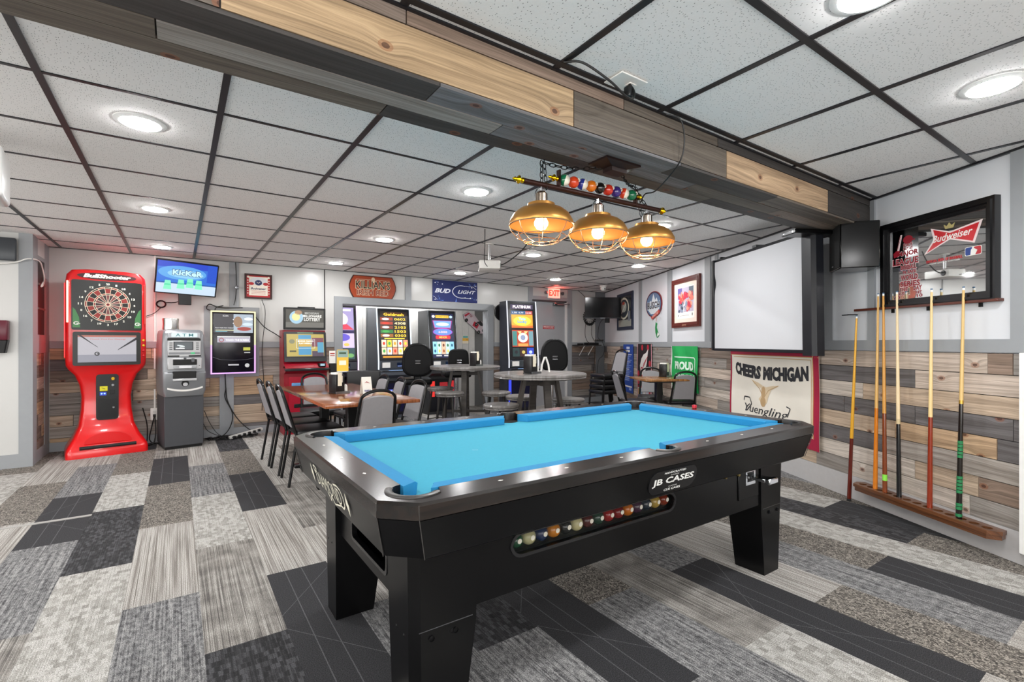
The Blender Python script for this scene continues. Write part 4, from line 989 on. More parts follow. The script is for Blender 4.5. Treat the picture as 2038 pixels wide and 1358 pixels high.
def con_blue(m, W, z0, z1):
    y = -.011; H = z1-z0; Zf = lambda f: z0+H*f
    m.rect(-W, W, z0, z1, y, lit('#0b1446', 1)); m.rect(-W*.6, W*.6, Zf(.9), Zf(.96), y-.001, lit('#e8c43a', 1.3)); m.text('FORTUNE', 0, Zf(.93), W*1.1, H*.04, y-.002, lit('#c0531c', 1)); m.disc(-W*.8, Zf(.93), W*.14, H*.03, y-.001, lit('#ffffff', 1.2)); m.disc(W*.8, Zf(.93), W*.14, H*.03, y-.001, lit('#bfe2ff', 1.2))
    m.poly([(-W*.9, Zf(.84)), (-W*.75, Zf(.66)), (W*.75, Zf(.66)), (W*.9, Zf(.84))], y-.001, lit('#d03a9a', 1)); m.poly([(-W*.82, Zf(.83)), (-W*.7, Zf(.68)), (W*.7, Zf(.68)), (W*.82, Zf(.83))], y-.002, lit('#6fa6f4', 1.2)); m.disc(0, Zf(.755), W*.6, H*.04, y-.003, lit('#cfe2ff', 1.3))
    m.disc(0, Zf(.58), W*.9, H*.085, y-.001, lit('#b54ad0', 1)); m.disc(0, Zf(.58), W*.82, H*.072, y-.002, lit('#5f8cf0', 1.2)); m.text('6888', 0, Zf(.58), W*.8, H*.05, y-.003, lit('#f4d8c8', 1.2))
    m.poly(rrect(-W*.68, W*.68, Zf(.42), Zf(.5), .02), y-.001, lit('#d81f28', 1.3)); m.text('MINOR', 0, Zf(.46), W*.7, H*.045, y-.002, lit('#ffd45a', 1.3), fat=.02)
    for k in range(5): xx = -W*.78+W*.39*k; m.rect(xx-W*.185, xx+W*.185, Zf(.08), Zf(.36), y-.001, lit(['#9adfe6', '#c8f0e4', '#e8b99a', '#c8f0e4', '#8fd0f0'][k], 1.2)); m.disc(xx, Zf(.28), W*.09, H*.035, y-.002, lit(['#1d6a8a', '#2e7a54', '#6a2f1c', '#2e7a54', '#1d6a8a'][k], 1)); m.disc(xx, Zf(.15), W*.09, H*.035, y-.002, lit(['#2b5f9a', '#e8e05a', '#a8561c', '#e8e05a', '#2b5f9a'][k], 1))
    m.rect(-W*.7, -W*.2, Zf(.03), Zf(.06), y-.001, lit('#dddddd', 1)); m.rect(0, W*.8, Zf(.03), Zf(.06), y-.001, lit('#dddddd', 1))
def con_pink(m, W, z0, z1):
    y = -.011; H = z1-z0; Zf = lambda f: z0+H*f
    m.rect(-W, W, z0, z1, y, lit('#2c1c5a', 1)); m.rect(-W, W, Zf(.56), z1, y-.001, lit('#b7a9dc', 1)); m.disc(-W*.1, Zf(.77), W*.7, H*.14, y-.002, lit('#f6dfe6', 1.2)); m.poly([(-W, Zf(.57)), (W, Zf(.57)), (W*.5, Zf(.68)), (-W*.3, Zf(.64))], y-.003, lit('#e0455e', 1.1)); m.rect(-W*.6, W*.8, Zf(.93), Zf(.97), y-.003, lit('#ffffff', 1.2))
    m.rect(-W, W, Zf(.22), Zf(.5), y-.001, lit('#d9c8f4', 1.1)); m.disc(W*.2, Zf(.42), W*.5, H*.07, y-.002, lit('#6a5ad0', 1.1)); m.disc(-W*.4, Zf(.3), W*.35, H*.05, y-.002, lit('#ffffff', 1.2)); m.disc(W*.45, Zf(.28), W*.2, H*.03, y-.0025, lit('#f0c860', 1.1))
    m.rect(-W, W, Zf(0), Zf(.21), y-.001, lit('#2c4c52', 1)); m.disc(0, Zf(.14), W*.55, H*.035, y-.002, lit('#ffffff', 1.3)); m.rect(-W*.8, W*.1, Zf(.03), Zf(.07), y-.002, lit('#c9e8c0', 1.1)); m.disc(W*.7, Zf(.07), W*.25, H*.04, y-.002, lit('#78b66a', 1))
def con_orange(m, W, z0, z1):
    y = -.011; H = z1-z0; Zf = lambda f: z0+H*f
    m.rect(-W, W, z0, z1, y, mat('#0a0a10', .2)); m.rect(-W*.95, W*.95, Zf(.90), Zf(.99), y-.001, lit('#2a1846', 1)); m.text('PLATINUM', 0, Zf(.945), W*1.5, H*.055, y-.002, lit('#ffe4ea', 1.5), fat=.04)
    m.rect(-W*.9, W*.9, Zf(.80), Zf(.87), y-.001, lit('#2a5a8a', 1)); m.rect(W*.3, W*.9, Zf(.80), Zf(.87), y-.0015, lit('#c03a3a', 1)); m.text('1.58  4.79  12.50', 0, Zf(.835), W*1.6, H*.03, y-.002, lit('#ffffff', 1.2))
    m.rect(-W*.9, W*.9, Zf(.55), Zf(.80), y-.001, lit('#f4a41e', 1.25)); m.disc(0, Zf(.68), W*.75, H*.09, y-.0015, lit('#ffd23c', 1.3)); m.poly([(-W*.9, Zf(.55)), (W*.9, Zf(.55)), (W*.9, Zf(.6)), (W*.3, Zf(.575)), (-W*.9, Zf(.6))], y-.0017, lit('#e06a1a', 1.1)); m.text('Trio', 0, Zf(.72), W*.6, H*.05, y-.003, lit('#8fd6ff', 1.2), fat=.05); m.text('Lucky', 0, Zf(.66), W*.8, H*.06, y-.003, lit('#4aa6d8', 1.2), fat=.05)
    m.rect(-W, W, Zf(.52), Zf(.54), y-.002, mat('#101014', .2))
    m.rect(-W*.9, W*.9, Zf(.20), Zf(.51), y-.001, lit('#c8431e', 1)); m.rect(-W*.88, -W*.5, Zf(.22), Zf(.49), y-.0015, lit('#3f8f8a', 1)); m.rect(W*.5, W*.88, Zf(.22), Zf(.49), y-.0015, lit('#7aa6b0', 1)); m.disc(0, Zf(.37), W*.42, H*.09, y-.002, lit('#f0e4dc', 1.2)); m.disc(0, Zf(.37), W*.2, H*.05, y-.003, lit('#9aa6c8', 1)); m.poly([(-W*.45, Zf(.49)), (-W*.2, Zf(.42)), (-W*.1, Zf(.49))], y-.003, lit('#ffcf8a', 1.2)); m.poly([(W*.45, Zf(.49)), (W*.2, Zf(.42)), (W*.1, Zf(.49))], y-.003, lit('#ffcf8a', 1.2)); m.rect(-W*.42, W*.42, Zf(.21), Zf(.26), y-.003, lit('#f4a050', 1.2))
    for k, cc in enumerate(('#1a3a3a', '#3a1a1a', '#2a44c8')): m.rect(-W*.9+W*.6*k, -W*.32+W*.6*k, Zf(.02), Zf(.18), y-.001, lit(cc, 1)); m.disc(-W*.6+W*.6*k, Zf(.1), W*.14, H*.03, y-.002, lit(('#556', '#d8c46a', '#cfe0ff')[k], 1) if k else mat('#2a2a30', .4))
slot('slot machine with pink and violet screen, leftmost in the recess', (2.02, 7.48, 0), 0, 1.80, '#1c1526', '#9a8aa8', con_pink, lambda m: m.rect(-.2, .2, .2, .5, .0935, mat('#32102a', .3)), '#f0d0f4', .54)
slot('slot machine with yellow numbers and white glowing edges, beside the narrow window', (2.86, 7.42, 0), 0, 1.76, '#585d66', '#aab4c0', con_numbers, lambda m: (m.rect(-.2, .2, .1, .56, .0935, mat('#0a0a3a', .3)), m.poly([(-.1, .36), (.0, .36), (.0, .46), (-.1, .46)], .093, lit('#6a7aff', 1.4)), m.rect(-.085, -.015, .375, .44, .0925, mat('#0a0a3a', .3)), m.disc(.07, .3, .05, .03, .093, lit('#3a4ae0', 1))), '#dff2ff', .56)
slot('slot machine with blue and red screen, rightmost in the recess', (3.72, 7.42, 0), 0, 1.76, '#3a3b3e', '#8a8d92', con_blue, lambda m: (m.rect(-.22, -.14, .3, .56, .0935, lit('#e0302a', 1)), m.rect(-.05, .1, .38, .54, .0935, lit('#a01c24', .8)), m.rect(.14, .22, .3, .56, .0935, lit('#c8262a', .8))), None, .52)
slot('tall slot machine with orange screens lettered PLATINUM, left of the exit door', (4.86, 6.70, 0), -.17, 1.93, '#33353f', '#b9bcc8', con_orange, lambda m: (m.rect(-.22, .22, .1, .56, .0935, mat('#101030', .3)), m.rect(.16, .24, .1, .58, .093, lit('#3c4cff', 1.4)), m.rect(-.25, -.2, .1, .58, .093, lit('#3c4cff', 1.0))), '#c9ccd8', .56, .42)

# ------------------------------------------------------------------ lottery kiosk
t = thing('lottery_kiosk', 'dark red lottery kiosk with two stacked screens behind the long wooden table', 'kiosk', (1.41, 6.86, 0), 0)
RD = mat('#8f1023', .35); DKK = mat('#1b1c1e', .3)
m = MB(); m.prism([(.06, 0), (.06, .80), (-.06, .84), (-.06, .88), (.10, .95), (.16, 1.38), (.40, 1.38), (.40, 0)], -.27, .27, RD, 'yz'); m.build('cabinet', t)
m = MB(); m.box(-.275, .275, -.075, .02, .84, .875, DKK, .008, 1); m.box(-.27, .27, .0, .10, .875, .90, DKK); a = math.radians(18)
m.M = Matrix.Translation((0, -.05, .878)) @ Matrix.Rotation(a, 4, 'X')
m.box(-.26, -.01, 0, .12, 0, .004, mat('#a8142c', .4)); m.box(-.22, -.16, .03, .09, .004, .006, mat('#f2d9a0', .5)); m.box(-.01, .12, 0, .12, 0, .004, mat('#e8e0c8', .5)); m.box(.0, .11, .02, .05, .004, .006, mat('#e0902a', .5)); m.build('ledge', t)
m = MB(); m.box(.14, .23, -.06, .08, .885, .935, BLACK, .01, 2); m.M = Matrix.Translation((.185, -.062, .90)); m.rect(-.028, .028, .0, .03, 0, lit('#a8c8d8', .9)); m.build('card_terminal', t)
m = MB(); m.M = Matrix.Translation((0, .075, .955)) @ Matrix.Rotation(-.14, 4, 'X'); m.prism(rrect(-.265, .265, .0, .40, .01), -.03, .0, DKK, 'xz')
m.rect(-.235, .235, .07, .37, -.031, lit('#c9b45a', .85)); m.rect(-.09, .07, .09, .36, -.0315, lit('#4f9ec8', .9)); m.rect(-.085, .065, .2, .3, -.032, lit('#d8b04a', .9)); m.rect(.08, .23, .2, .32, -.032, lit('#8a4a5a', .8)); m.rect(.15, .23, .12, .26, -.0325, lit('#5aa6c8', .9)); m.rect(.08, .23, .07, .14, -.032, lit('#5a4a5e', .8)); m.disc(-.17, .27, .035, .03, -.032, lit('#8a8a6a', .9)); m.rect(-.2, -.12, .13, .15, -.032, lit('#4a4a2a', .9))
m.ring(0, .25, .001, .002, -.033, WHITE); m.line([(-.115, .18), (-.115, .30), (.115, .30), (.115, .18), (-.115, .18)], .004, -.033, lit('#ffffff', 1)); m.text('SECOND CHANCE', 0, .275, .2, .022, -.0335, lit('#ffffff', 1.2), fat=.02); m.text('PLAY WEEKLY', 0, .245, .17, .02, -.0335, lit('#ffffff', 1.2), fat=.02)
m.box(-.26, .26, -.032, .0, .0, .05, mat('#2b2d30', .3)); m.rect(-.1, .1, .38, .392, -.031, mat('#6f8a70', .4)); m.build('lower_screen', t)
m = MB(); m.M = Matrix.Translation((0, .13, 1.385)); m.box(-.265, .265, -.02, .03, 0, .295, mat('#131415', .3), .006, 1); m.rect(-.24, .24, .03, .27, -.0205, lit('#6a675e', .5)); m.rect(-.24, .24, .03, .10, -.021, lit('#8f8c84', .6)); m.disc(-.11, .165, .085, .085, -.022, lit('#a9d0e6', .95)); m.disc(-.115, .17, .05, .05, -.0225, lit('#f2e6a0', 1)); m.disc(-.085, .23, .045, .03, -.0225, lit('#caa07a', .7))
m.text('MICHIGAN', .085, .225, .18, .028, -.022, lit('#cfcfc8', .8), fat=.03); m.text('MILLIONAIRE', .09, .185, .24, .035, -.022, lit('#f6f4ec', 1.1), fat=.03); m.text('LOTTERY', .09, .14, .21, .045, -.022, lit('#f6f4ec', 1.1), fat=.03)
m.box(-.09, .13, -.01, .03, .295, .31, DKK, .004, 1); m.build('upper_screen', t)
m = MB(); m.prism(rrect(-.21, .21, .10, .76, .02), .05, .06, mat('#a8122c', .35), 'xz'); m.box(-.18, .04, .035, .05, .62, .68, mat('#5a8fc0', .3), .01, 2); m.rect(.1, .2, .60, .74, .0485, mat('#d04a6a', .4)); m.poly([(.12, .62), (.19, .66), (.15, .67), (.2, .72)], .048, mat('#f4e8ea', .4)); m.box(-.15, .15, .04, .05, .35, .40, DKK, .005, 1); m.build('door', t)
m = MB(); m.M = Matrix.Translation((.325, .0, .80)); m.box(-.03, .06, .0, .07, 0, .13, mat('#1a1716', .4), .004, 1); m.rect(-.03, .05, .13, .30, .03, mat('#ece9e2', .5)); m.rect(-.02, .04, .255, .27, .029, mat('#b9382e', .5)); m.rect(-.02, .04, .23, .24, .029, mat('#b9382e', .5)); m.box(-.03, .05, .031, .04, .13, .30, WHITE); m.build('playslip_rack', t)
m = MB(); m.tube([(1.74, 7.305, CEIL), (1.745, 7.305, 1.70)], .006, CABLE); tag(m.build('kiosk_cable'), 'thin vertical cable from the ceiling down to the red lottery kiosk', 'cable')

# ------------------------------------------------------------------ electronic dart machine
t = thing('dart_machine', 'bright red electronic dart machine with dartboard on top and screen below', 'dart machine', (-.632, 6.86, 0), .16)
RED = mat('#e00d12', .28, 0, 0, .03, 5, coat=.6); DB = mat('#101210', .3)
def sect(z, hw, yf, yb, r=.05, n=4):
    r = min(r, hw*.9, (yb-yf)*.49); p = []
    for cx_, cy_, a in ((hw-r, yb-r, 0), (-hw+r, yb-r, PI/2), (-hw+r, yf+r, PI), (hw-r, yf+r, 1.5*PI)):
        for k in range(n+1): q = a+PI/2*k/n; p.append((cx_+r*math.cos(q), cy_+r*math.sin(q), z))
    return p
m = MB()
secs = [(.0, .345, -.13, .30), (.06, .345, -.13, .30), (.10, .335, -.12, .30), (.20, .28, -.03, .30), (.32, .235, .02, .30), (.48, .215, .04, .30), (.62, .21, .045, .30), (.75, .225, .045, .30), (.86, .265, .04, .30), (.92, .315, .025, .30), (.96, .335, .0, .30), (1.02, .340, -.01, .30), (1.35, .340, -.01, .30), (1.85, .340, -.01, .30), (1.93, .330, -.005, .30), (1.98, .29, .0, .29), (1.995, .20, .02, .27)]
m.loft([sect(*s_, r=.045) for s_ in secs], RED); body = m.build('cabinet', t)
m = MB(); m.prism(rrect(-.285, .285, .965, 1.325, .02), -.03, -.005, DB, 'xz'); m.rect(-.245, .245, 1.0, 1.29, -.031, lit('#b9b6bd', .9)); m.rect(-.245, .245, 1.0, 1.08, -.0315, lit('#9a9aa6', .8)); m.rect(-.245, .245, 1.27, 1.29, -.0315, lit('#b56a5a', .8))
m.poly([(-.22, 1.29), (-.245, 1.29), (-.09, 1.17), (-.08, 1.155)], -.032, mat('#26222a', .3)); m.poly([(.245, 1.24), (.245, 1.27), (.09, 1.14), (.08, 1.125)], -.032, mat('#26222a', .3)); m.ring(-.09, 1.09, .012, .022, -.033, mat('#2a2a2e', .3), 20); m.ring(-.085, 1.09, .002, .007, -.033, mat('#2a2a2e', .3), 20)
m.text('Free Game League', -.0, 1.275, .3, .012, -.033, lit('#d04a3a', 1)); m.text('Thank You For Playing!', .0, 1.245, .3, .016, -.033, lit('#c8302a', 1)); m.build('lower_screen', t)
for s_ in (-1, 1):
    m = MB(); m.box(s_*.338-.006, s_*.338+.006, .20, .25, 1.05, 1.85, mat('#ff1418', .3, 0, 4.5, 0, 1)); m.build('accent_light', t)
# board panel
m = MB(); m.prism(rrect(-.295, .295, 1.345, 1.875, .02), -.03, -.005, DB, 'xz')
GRN = mat('#3c7a44', .35); m.poly([(-.285, 1.37), (-.225, 1.37), (-.235, 1.48), (-.265, 1.56), (-.285, 1.58)], -.031, GRN); m.poly([(.285, 1.37), (.225, 1.37), (.235, 1.48), (.265, 1.56), (.285, 1.58)], -.031, GRN)
for sx in (-1, 1): m.ring(sx*.255, 1.415, .014, .022, -.032, WHITE, 20, .4, 5.6, 1.1, .8); m.line([(sx*.255, 1.41), (sx*.255+.03, 1.41)], .006, -.032, WHITE)
m.build('board_panel', t)
m = MB(); CZ = 1.622; RR = .190; RDD = mat('#8e2a26', .5); BK = mat('#141414', .5); TN = mat('#e9d9c2', .45); GG = mat('#4a3438', .5)
for k in range(20):
    a0 = math.radians(90+9-18*(k+1)); a1 = a0+math.radians(18); odd = k % 2 == 0
    m.ring(0, CZ, .02, .105, -.0312, mat('#7a4444', .5) if odd else mat('#33262a', .5), 3, a0, a1); m.ring(0, CZ, .105, .119, -.0312, BK if odd else RDD, 3, a0, a1); m.ring(0, CZ, .119, .174, -.0312, RDD if odd else BK, 3, a0, a1); m.ring(0, CZ, .174, RR, -.0312, BK if odd else RDD, 3, a0, a1)
    c_, s_ = math.cos(a0), math.sin(a0); m.line([(.018*c_, CZ+.018*s_), (RR*c_, CZ+RR*s_)], .0035, -.034, TN)
for r in (.105, .119, .174, RR): m.ring(0, CZ, r-.0022, r+.0022, -.034, TN, 60)
m.disc(0, CZ, .021, .021, -.0342, TN); m.disc(0, CZ, .015, .015, -.0344, mat('#a02a2a', .5)); m.disc(0, CZ, .007, .007, -.0346, BLACK); m.build('dartboard', t)
m = MB(); NUM = mat('#e6e6da', .5)
for k, n_ in enumerate([20, 1, 18, 4, 13, 6, 10, 15, 2, 17, 3, 19, 7, 16, 8, 11, 14, 9, 12, 5]):
    a = PI/2-2*PI*k/20; m.text(str(n_), .228*math.cos(a), CZ+.220*math.sin(a), .016*len(str(n_)), .022, -.032, NUM, fat=.03)
m.build('number_ring', t)
m = MB(); m.poly([(.25*math.cos(q)*(1 if True else 0), 1.925+.038*math.sin(q)) for q in [2*PI*k/32 for k in range(32)]], -.0125, mat('#3a1418', .4)); m.text('BullShooter', 0, 1.926, .40, .042, -.0145, lit('#fff6e0', 1.5), shear=.25, fat=.05); m.build('marquee', t)
m = MB()
for s_, c_ in ((-1, '#ffdcae'), (1, '#ff4a3a')): m.box(s_*.325-.008, s_*.325+.008, -.017, -.010, 1.42, 1.86, lit(c_, 2.2 if s_ < 0 else .6), .003, 1)
m.build('side_light', t)
m = MB(); m.prism(rrect(-.095, .095, .37, .865, .03), .015, .046, mat('#141416', .35), 'xz'); m.prism(rrect(-.08, .08, .39, .60, .015), .010, .015, mat('#0f0f11', .3), 'xz'); m.disc(.05, .50, .010, .010, .0095, CHROME)
m.box(.02, .07, .008, .015, .79, .84, mat('#2c2416', .3), .003, 1); m.disc(.045, .815, .014, .016, .0075, mat('#c9a030', .3, 1)); m.disc(.045, .745, .012, .012, .014, CHROME); m.rect(-.065, .0, .685, .735, .014, mat('#d8d020', .5)); m.line([(-.05, .72), (-.02, .705)], .004, .0135, BLACK); m.box(.02, .06, .008, .015, .645, .69, BLACK, .002, 1)
for q in (-.05, -.025): m.disc(q, .655, .008, .008, .0138, lit('#8fc0ff', 2)); 
m.rect(-.065, -.01, .635, .672, .0142, lit('#2a4ad8', .8)); m.build('coin_door', t)
m = MB()
for i, c_ in enumerate(('#e0b030', '#e0b030', '#c8242a', '#c8242a')): m.lathe([(.0001, -.024), (.011, -.022), (.014, -.01)], mat(c_, .25, .4), 14, (.312, -.0, 1.235-.057*i), 'y')
m.build('push_button', t)
m = MB(); m.tube([(-.235, -.125, .105), (.235, -.125, .105)], .018, mat('#17181a', .7), 8); m.build('step_bar', t)
m = MB(); m.add([(.2*math.cos(q), -.105+.0*k, .14+.11*math.sin(q)) for k, q in enumerate([PI*j/12 for j in range(13)])], [tuple(range(13))], RED); m.build('foot_scoop', t)

# ------------------------------------------------------------------ cash machine
t = thing('cash_machine', 'grey cash machine lettered ATM between the dart machine and the wall game', 'cash machine', (.06, 6.72, 0), .16)
GR = mat('#8b8d90', .35, .4, 0, .04, 10); GD = mat('#45464a', .5, .1, 0, .04, 20); SV = mat('#c9cacc', .35, .5)
m = MB(); m.box(-.19, .19, .0, .50, .03, .64, GD, .006, 1); m.box(-.18, .18, .02, .48, 0, .03, BLACK); m.build('safe', t)
m = MB(); m.loft([sect(z, hw, yf, .46, .03) for z, hw, yf in ((.64, .17, -.0), (.60, .19, -.02), (.66, .205, -.05), (.86, .21, -.05), (.88, .21, -.02), (1.20, .205, .02), (1.30, .20, .02), (1.345, .19, .05), (1.36, .17, .08))][1:], GR); m.build('housing', t)
m = MB(); m.box(-.155, .155, -.005, .03, 1.265, 1.325, mat('#b9bcc2', .3), .004, 1); m.rect(-.125, .125, 1.275, 1.318, -.006, lit('#dff2f4', 1.0)); m.text('A T M', 0, 1.297, .17, .032, -.0068, mat('#3f7f86', .5), fat=.01); m.box(-.16, .16, -.0, .03, 1.235, 1.258, BLACK); m.build('topper', t)
m = MB(); m.M = Matrix.Translation((0, -.01, .0)); m.box(-.16, .16, 0, .03, 1.05, 1.232, SV, .004, 1); m.rect(-.105, .085, 1.125, 1.222, -.001, mat('#3a3c40', .3)); m.rect(-.095, .075, 1.132, 1.215, -.0015, lit('#7f868c', .5)); m.rect(-.085, .0, 1.137, 1.15, -.002, lit('#ffffff', 1)); m.line([(-.07, 1.18), (-.03, 1.175), (.0, 1.165), (-.05, 1.16)], .012, -.002, lit('#e8f0f0', .9))
for i in range(4):
    for s_ in (-.13, .125): m.box(s_-.014, s_+.014, -.004, 0, 1.13+.024*i, 1.138+.024*i, GD)
m.rect(-.15, .15, 1.075, 1.10, -.001, mat('#8a8c90', .4)); m.rect(.06, .10, 1.078, 1.10, -.0015, mat('#5ac88a', .4)); m.box(-.16, -.05, -.002, .0, 1.05, 1.065, BLACK); m.box(.04, .16, -.002, .0, 1.05, 1.065, BLACK); m.build('display_panel', t)
m = MB(); m.box(-.165, .165, -.035, .02, .905, 1.035, SV, .006, 1); m.box(-.115, .115, -.045, -.034, .955, 1.02, BLACK, .004, 1); m.box(-.11, .11, -.06, -.03, .915, .952, mat('#a9abae', .4), .006, 1); m.rect(-.06, .06, .92, .945, -.0605, mat('#e8e8ea', .5)); m.disc(0, 1.03, .015, .01, -.036, GD); m.box(.06, .09, -.055, -.034, .985, 1.03, mat('#5c5e62', .3), .003, 1); m.disc(.14, .945, .005, .005, -.0355, BLACK); m.build('keypad', t)
m = MB(); m.box(-.12, .11, -.053, -.03, .80, .885, mat('#1c1d1e', .3), .006, 1); m.box(-.12, .11, -.07, -.045, .775, .80, SV, .004, 1); m.build('cash_slot', t)
m = MB(); m.lathe([(.0001, -.004), (.033, -.004), (.037, .004)], BLACK, 24, (0, -.053, .745), 'y'); m.disc(0, .735, .024, .02, -.058, SV); m.build('lock', t)
m = MB(); m.loft([[(x, y-.008, z+.03*(x/.17)**2) for y, z in ((-.045, .655), (-.045, .675), (-.03, .675), (-.03, .655))] for x in [-.17+.034*k for k in range(11)]], WHITE); m.build('front_lip', t, 'pale curved lip')
m = MB(); m.lathe([(.0001, 0), (.078, 0), (.080, .01), (.076, .06), (.080, .12), (.078, .13), (.0001, .13)], mat('#d6d6d4', .22, 1, 0, .1, 60, bump=.4), 24, (0, 0, 0)); tag(m.build('foil_roll'), 'shiny foil-wrapped roll lying on top of the cash machine', 'roll', None, (-.07, 6.86, 1.36))

# ------------------------------------------------------------------ wall game, television, conduit
m = MB(); m.box(0, .63, -.02, 0, 0, .92, mat('#8f9194', .45), .004, 1); tag(m.build('mounting_board'), 'grey painted board on the back wall behind the glowing touch-screen game', 'board', None, (.27, BW, .76))
t = thing('touch_game', 'wall-hung black touch-screen game with glowing yellow and violet rim', 'arcade game', (.59, BW-.02, .82), 0)
m = MB(); m.box(-.25, .25, -.10, 0, 0, .79, mat('#0e0b16', .2), .01, 2); m.build('case', t)
m = MB()
def gl(z): return lit('#ffe9a8' if z > .38 else '#d59cff', 1.6)
for x in (-.245, .245): m.box(x-.008, x+.008, -.108, -.098, .36, .79, lit('#ffe9a8', 1.5)); m.box(x-.008, x+.008, -.108, -.098, 0, .36, lit('#d89cff', 1.5))
m.box(-.253, .253, -.108, -.098, .782, .798, lit('#ffe9a8', 1.5)); m.box(-.253, .253, -.108, -.098, -.008, .008, lit('#d89cff', 1.5)); m.build('light_rim', t)
m = MB(); y = -.1015
m.rect(-.22, .22, .52, .76, y, lit('#4a464e', .5)); m.rect(.0, .22, .52, .76, y-.001, lit('#b9c8d8', .8)); m.disc(.05, .66, .05, .07, y-.002, lit('#b08a6a', .7)); m.disc(.12, .57, .08, .025, y-.003, lit('#b03a30', .8)); m.disc(.17, .7, .05, .02, y-.002, lit('#eef4fa', 1)); m.disc(.16, .63, .06, .02, y-.002, lit('#cfe0ee', 1))
m.text('SCAN', -.09, .735, .06, .02, y-.001, lit('#ffffff', 1)); m.ring(-.01, .665, .02, .03, y-.001, lit('#ffffff', 1), 12, -1.5, 1.5); m.text('PLAY FOR FUN TODAY', -.10, .58, .2, .015, y-.001, lit('#ffffff', 1)); m.rect(-.2, .06, .545, .556, y-.001, lit('#d8d8b0', .9)); m.rect(-.2, -.07, .53, .54, y-.001, lit('#7ac0d0', .9))
m.rect(-.18, .19, .395, .455, y, lit('#b9b3c4', .9)); m.rect(-.18, .19, .46, .472, y, lit('#ffffff', 1.2)); m.ring(-.135, .425, .02, .028, y-.001, lit('#a03a3a', .9), 20); m.text('TOUCH THE SCREEN', .04, .425, .26, .025, y-.001, lit('#ffffff', 1.2), fat=.02)
m.rect(.11, .19, .29, .33, y, lit('#c8c83a', .8)); m.rect(.12, .19, .255, .27, y, lit('#c8c8c8', .7)); m.rect(-.06, .06, .095, .115, y, mat('#a9a9ae', .3, .8)); m.disc(.155, .095, .026, .026, y-.002, CHROME); m.line([(-.23, .21), (-.15, .175), (.0, .165), (.15, .17), (.23, .19)], .004, y, mat('#4a4a58', .2)); m.build('front_glass', t)
t = thing('wall_television', 'tilted flat television showing the word Kicker over blue ice and green cups', 'television', (.09, 7.05, 1.98), .11)
m = MB(); tl = math.radians(20); Mx = Matrix.Translation((0, -.02, 0)) @ Matrix.Rotation(.04, 4, 'Y') @ Matrix.Rotation(tl, 4, 'X'); m.M = Mx
m.box(-.315, .315, 0, .035, -.205, .205, BLACK, .006, 1); m.build('housing', t)
m = MB(); m.M = Mx; y = -.001
m.rect(-.30, .30, -.19, .19, y, lit('#2c6fd4', 1)); m.rect(-.30, .30, .12, .19, y-.0004, lit('#1740c4', 1)); m.rect(.2, .30, -.03, .19, y-.0006, lit('#1a4fc8', 1)); m.disc(-.05, .06, .24, .085, y-.0008, lit('#5aa4e4', 1)); m.disc(-.02, .05, .18, .05, y-.001, lit('#8cc8ee', 1)); m.rect(-.30, .30, -.19, -.07, y-.0012, lit('#c8dcf0', 1)); m.rect(-.30, .30, -.075, -.06, y-.0013, lit('#1d54a0', 1))
for i, x in enumerate((-.19, -.06, .03, .12)): dz = (0, .02, .04, .03)[i]; m.poly([(x-.04, -.15+dz), (x+.04, -.15+dz), (x+.027, -.04+dz), (x-.027, -.04+dz)], y-.002-.0003*i, lit('#7ff0b8', 1.1)); m.poly([(x-.034, -.10+dz), (x+.034, -.10+dz), (x+.03, -.08+dz), (x-.03, -.08+dz)], y-.0035, lit('#5ad8a8', 1))
m.text('KicKeR', .0, .065, .31, .075, y-.002, lit('#1c3f74', 1), fat=.09); m.text('KicKeR', .0, .065, .30, .065, y-.004, lit('#bfe8f4', 1.1), fat=.04); m.build('picture', t)
m = MB(); m.box(-.08, .05, .05, .10, -.31, -.18, BLACK, .004, 1); m.box(-.05, .05, .05, .268, -.10, .08, BLACKM, .004, 1); m.tube([(.0, .03, 0), (0, .2, 0)], .02, BLACKM); m.build('wall_bracket', t)
m = MB(); m.tube([(-.17+.045*math.cos(2*PI*k/20), BW-.03, 1.68+.04*math.sin(2*PI*k/20)) for k in range(20)], .010, CABLE, 6, closed=True); m.tube(spline([(-.17, BW-.02, 1.64), (-.25, BW-.02, 1.56), (-.40, BW-.02, 1.50), (-.52, BW-.02, 1.48)]), .004, CABLE); m.tube(spline([(-.12, BW-.02, 1.70), (-.03, 7.20, 1.70), (.02, 7.12, 1.72)]), .005, CABLE)
tag(m.build('coiled_cable'), 'coiled black cable on the wall under the blue-screened television', 'cable')
m = MB(); m.box(-.243, -.223, BW-.016, BW, .36, CEIL, WHITE, .003, 1); m.box(-.245, -.205, BW-.02, BW, 1.20, 1.23, WHITE); tag(m.build('conduit'), 'white surface conduit running down the back wall to the outlet beside the dart machine', 'conduit')
m = MB(); m.box(-.275, -.195, BW-.03, BW, .27, .42, WHITE, .005, 1); m.box(-.25, -.22, BW-.045, BW-.03, .31, .345, BLACK, .004, 1); m.box(-.25, -.22, BW-.045, BW-.03, .36, .39, mat('#d8d6d0', .5)); tag(m.build('wall_outlet'), 'white outlet box with plugged cords at the foot of the white conduit', 'outlet')
m = MB()
rn = random.Random(8)
m.tube(spline([(-.235, BW-.05, .33), (-.26, BW-.08, .2), (-.28, 7.22, .06), (-.22, 7.2, .008), (-.05, 7.22, .008)]), .006, CABLE); m.tube(spline([(-.23, BW-.05, .32), (-.22, 7.2, .15), (-.24, 7.15, .02), (-.3, 7.1, .008), (-.33, 7.05, .008)]), .006, CABLE); m.tube(spline([(-.34, 7.1, .45), (-.30, 7.12, .25), (-.30, 7.1, .06), (-.33, 7.02, .01), (-.25, 7.16, .008)]), .006, CABLE)
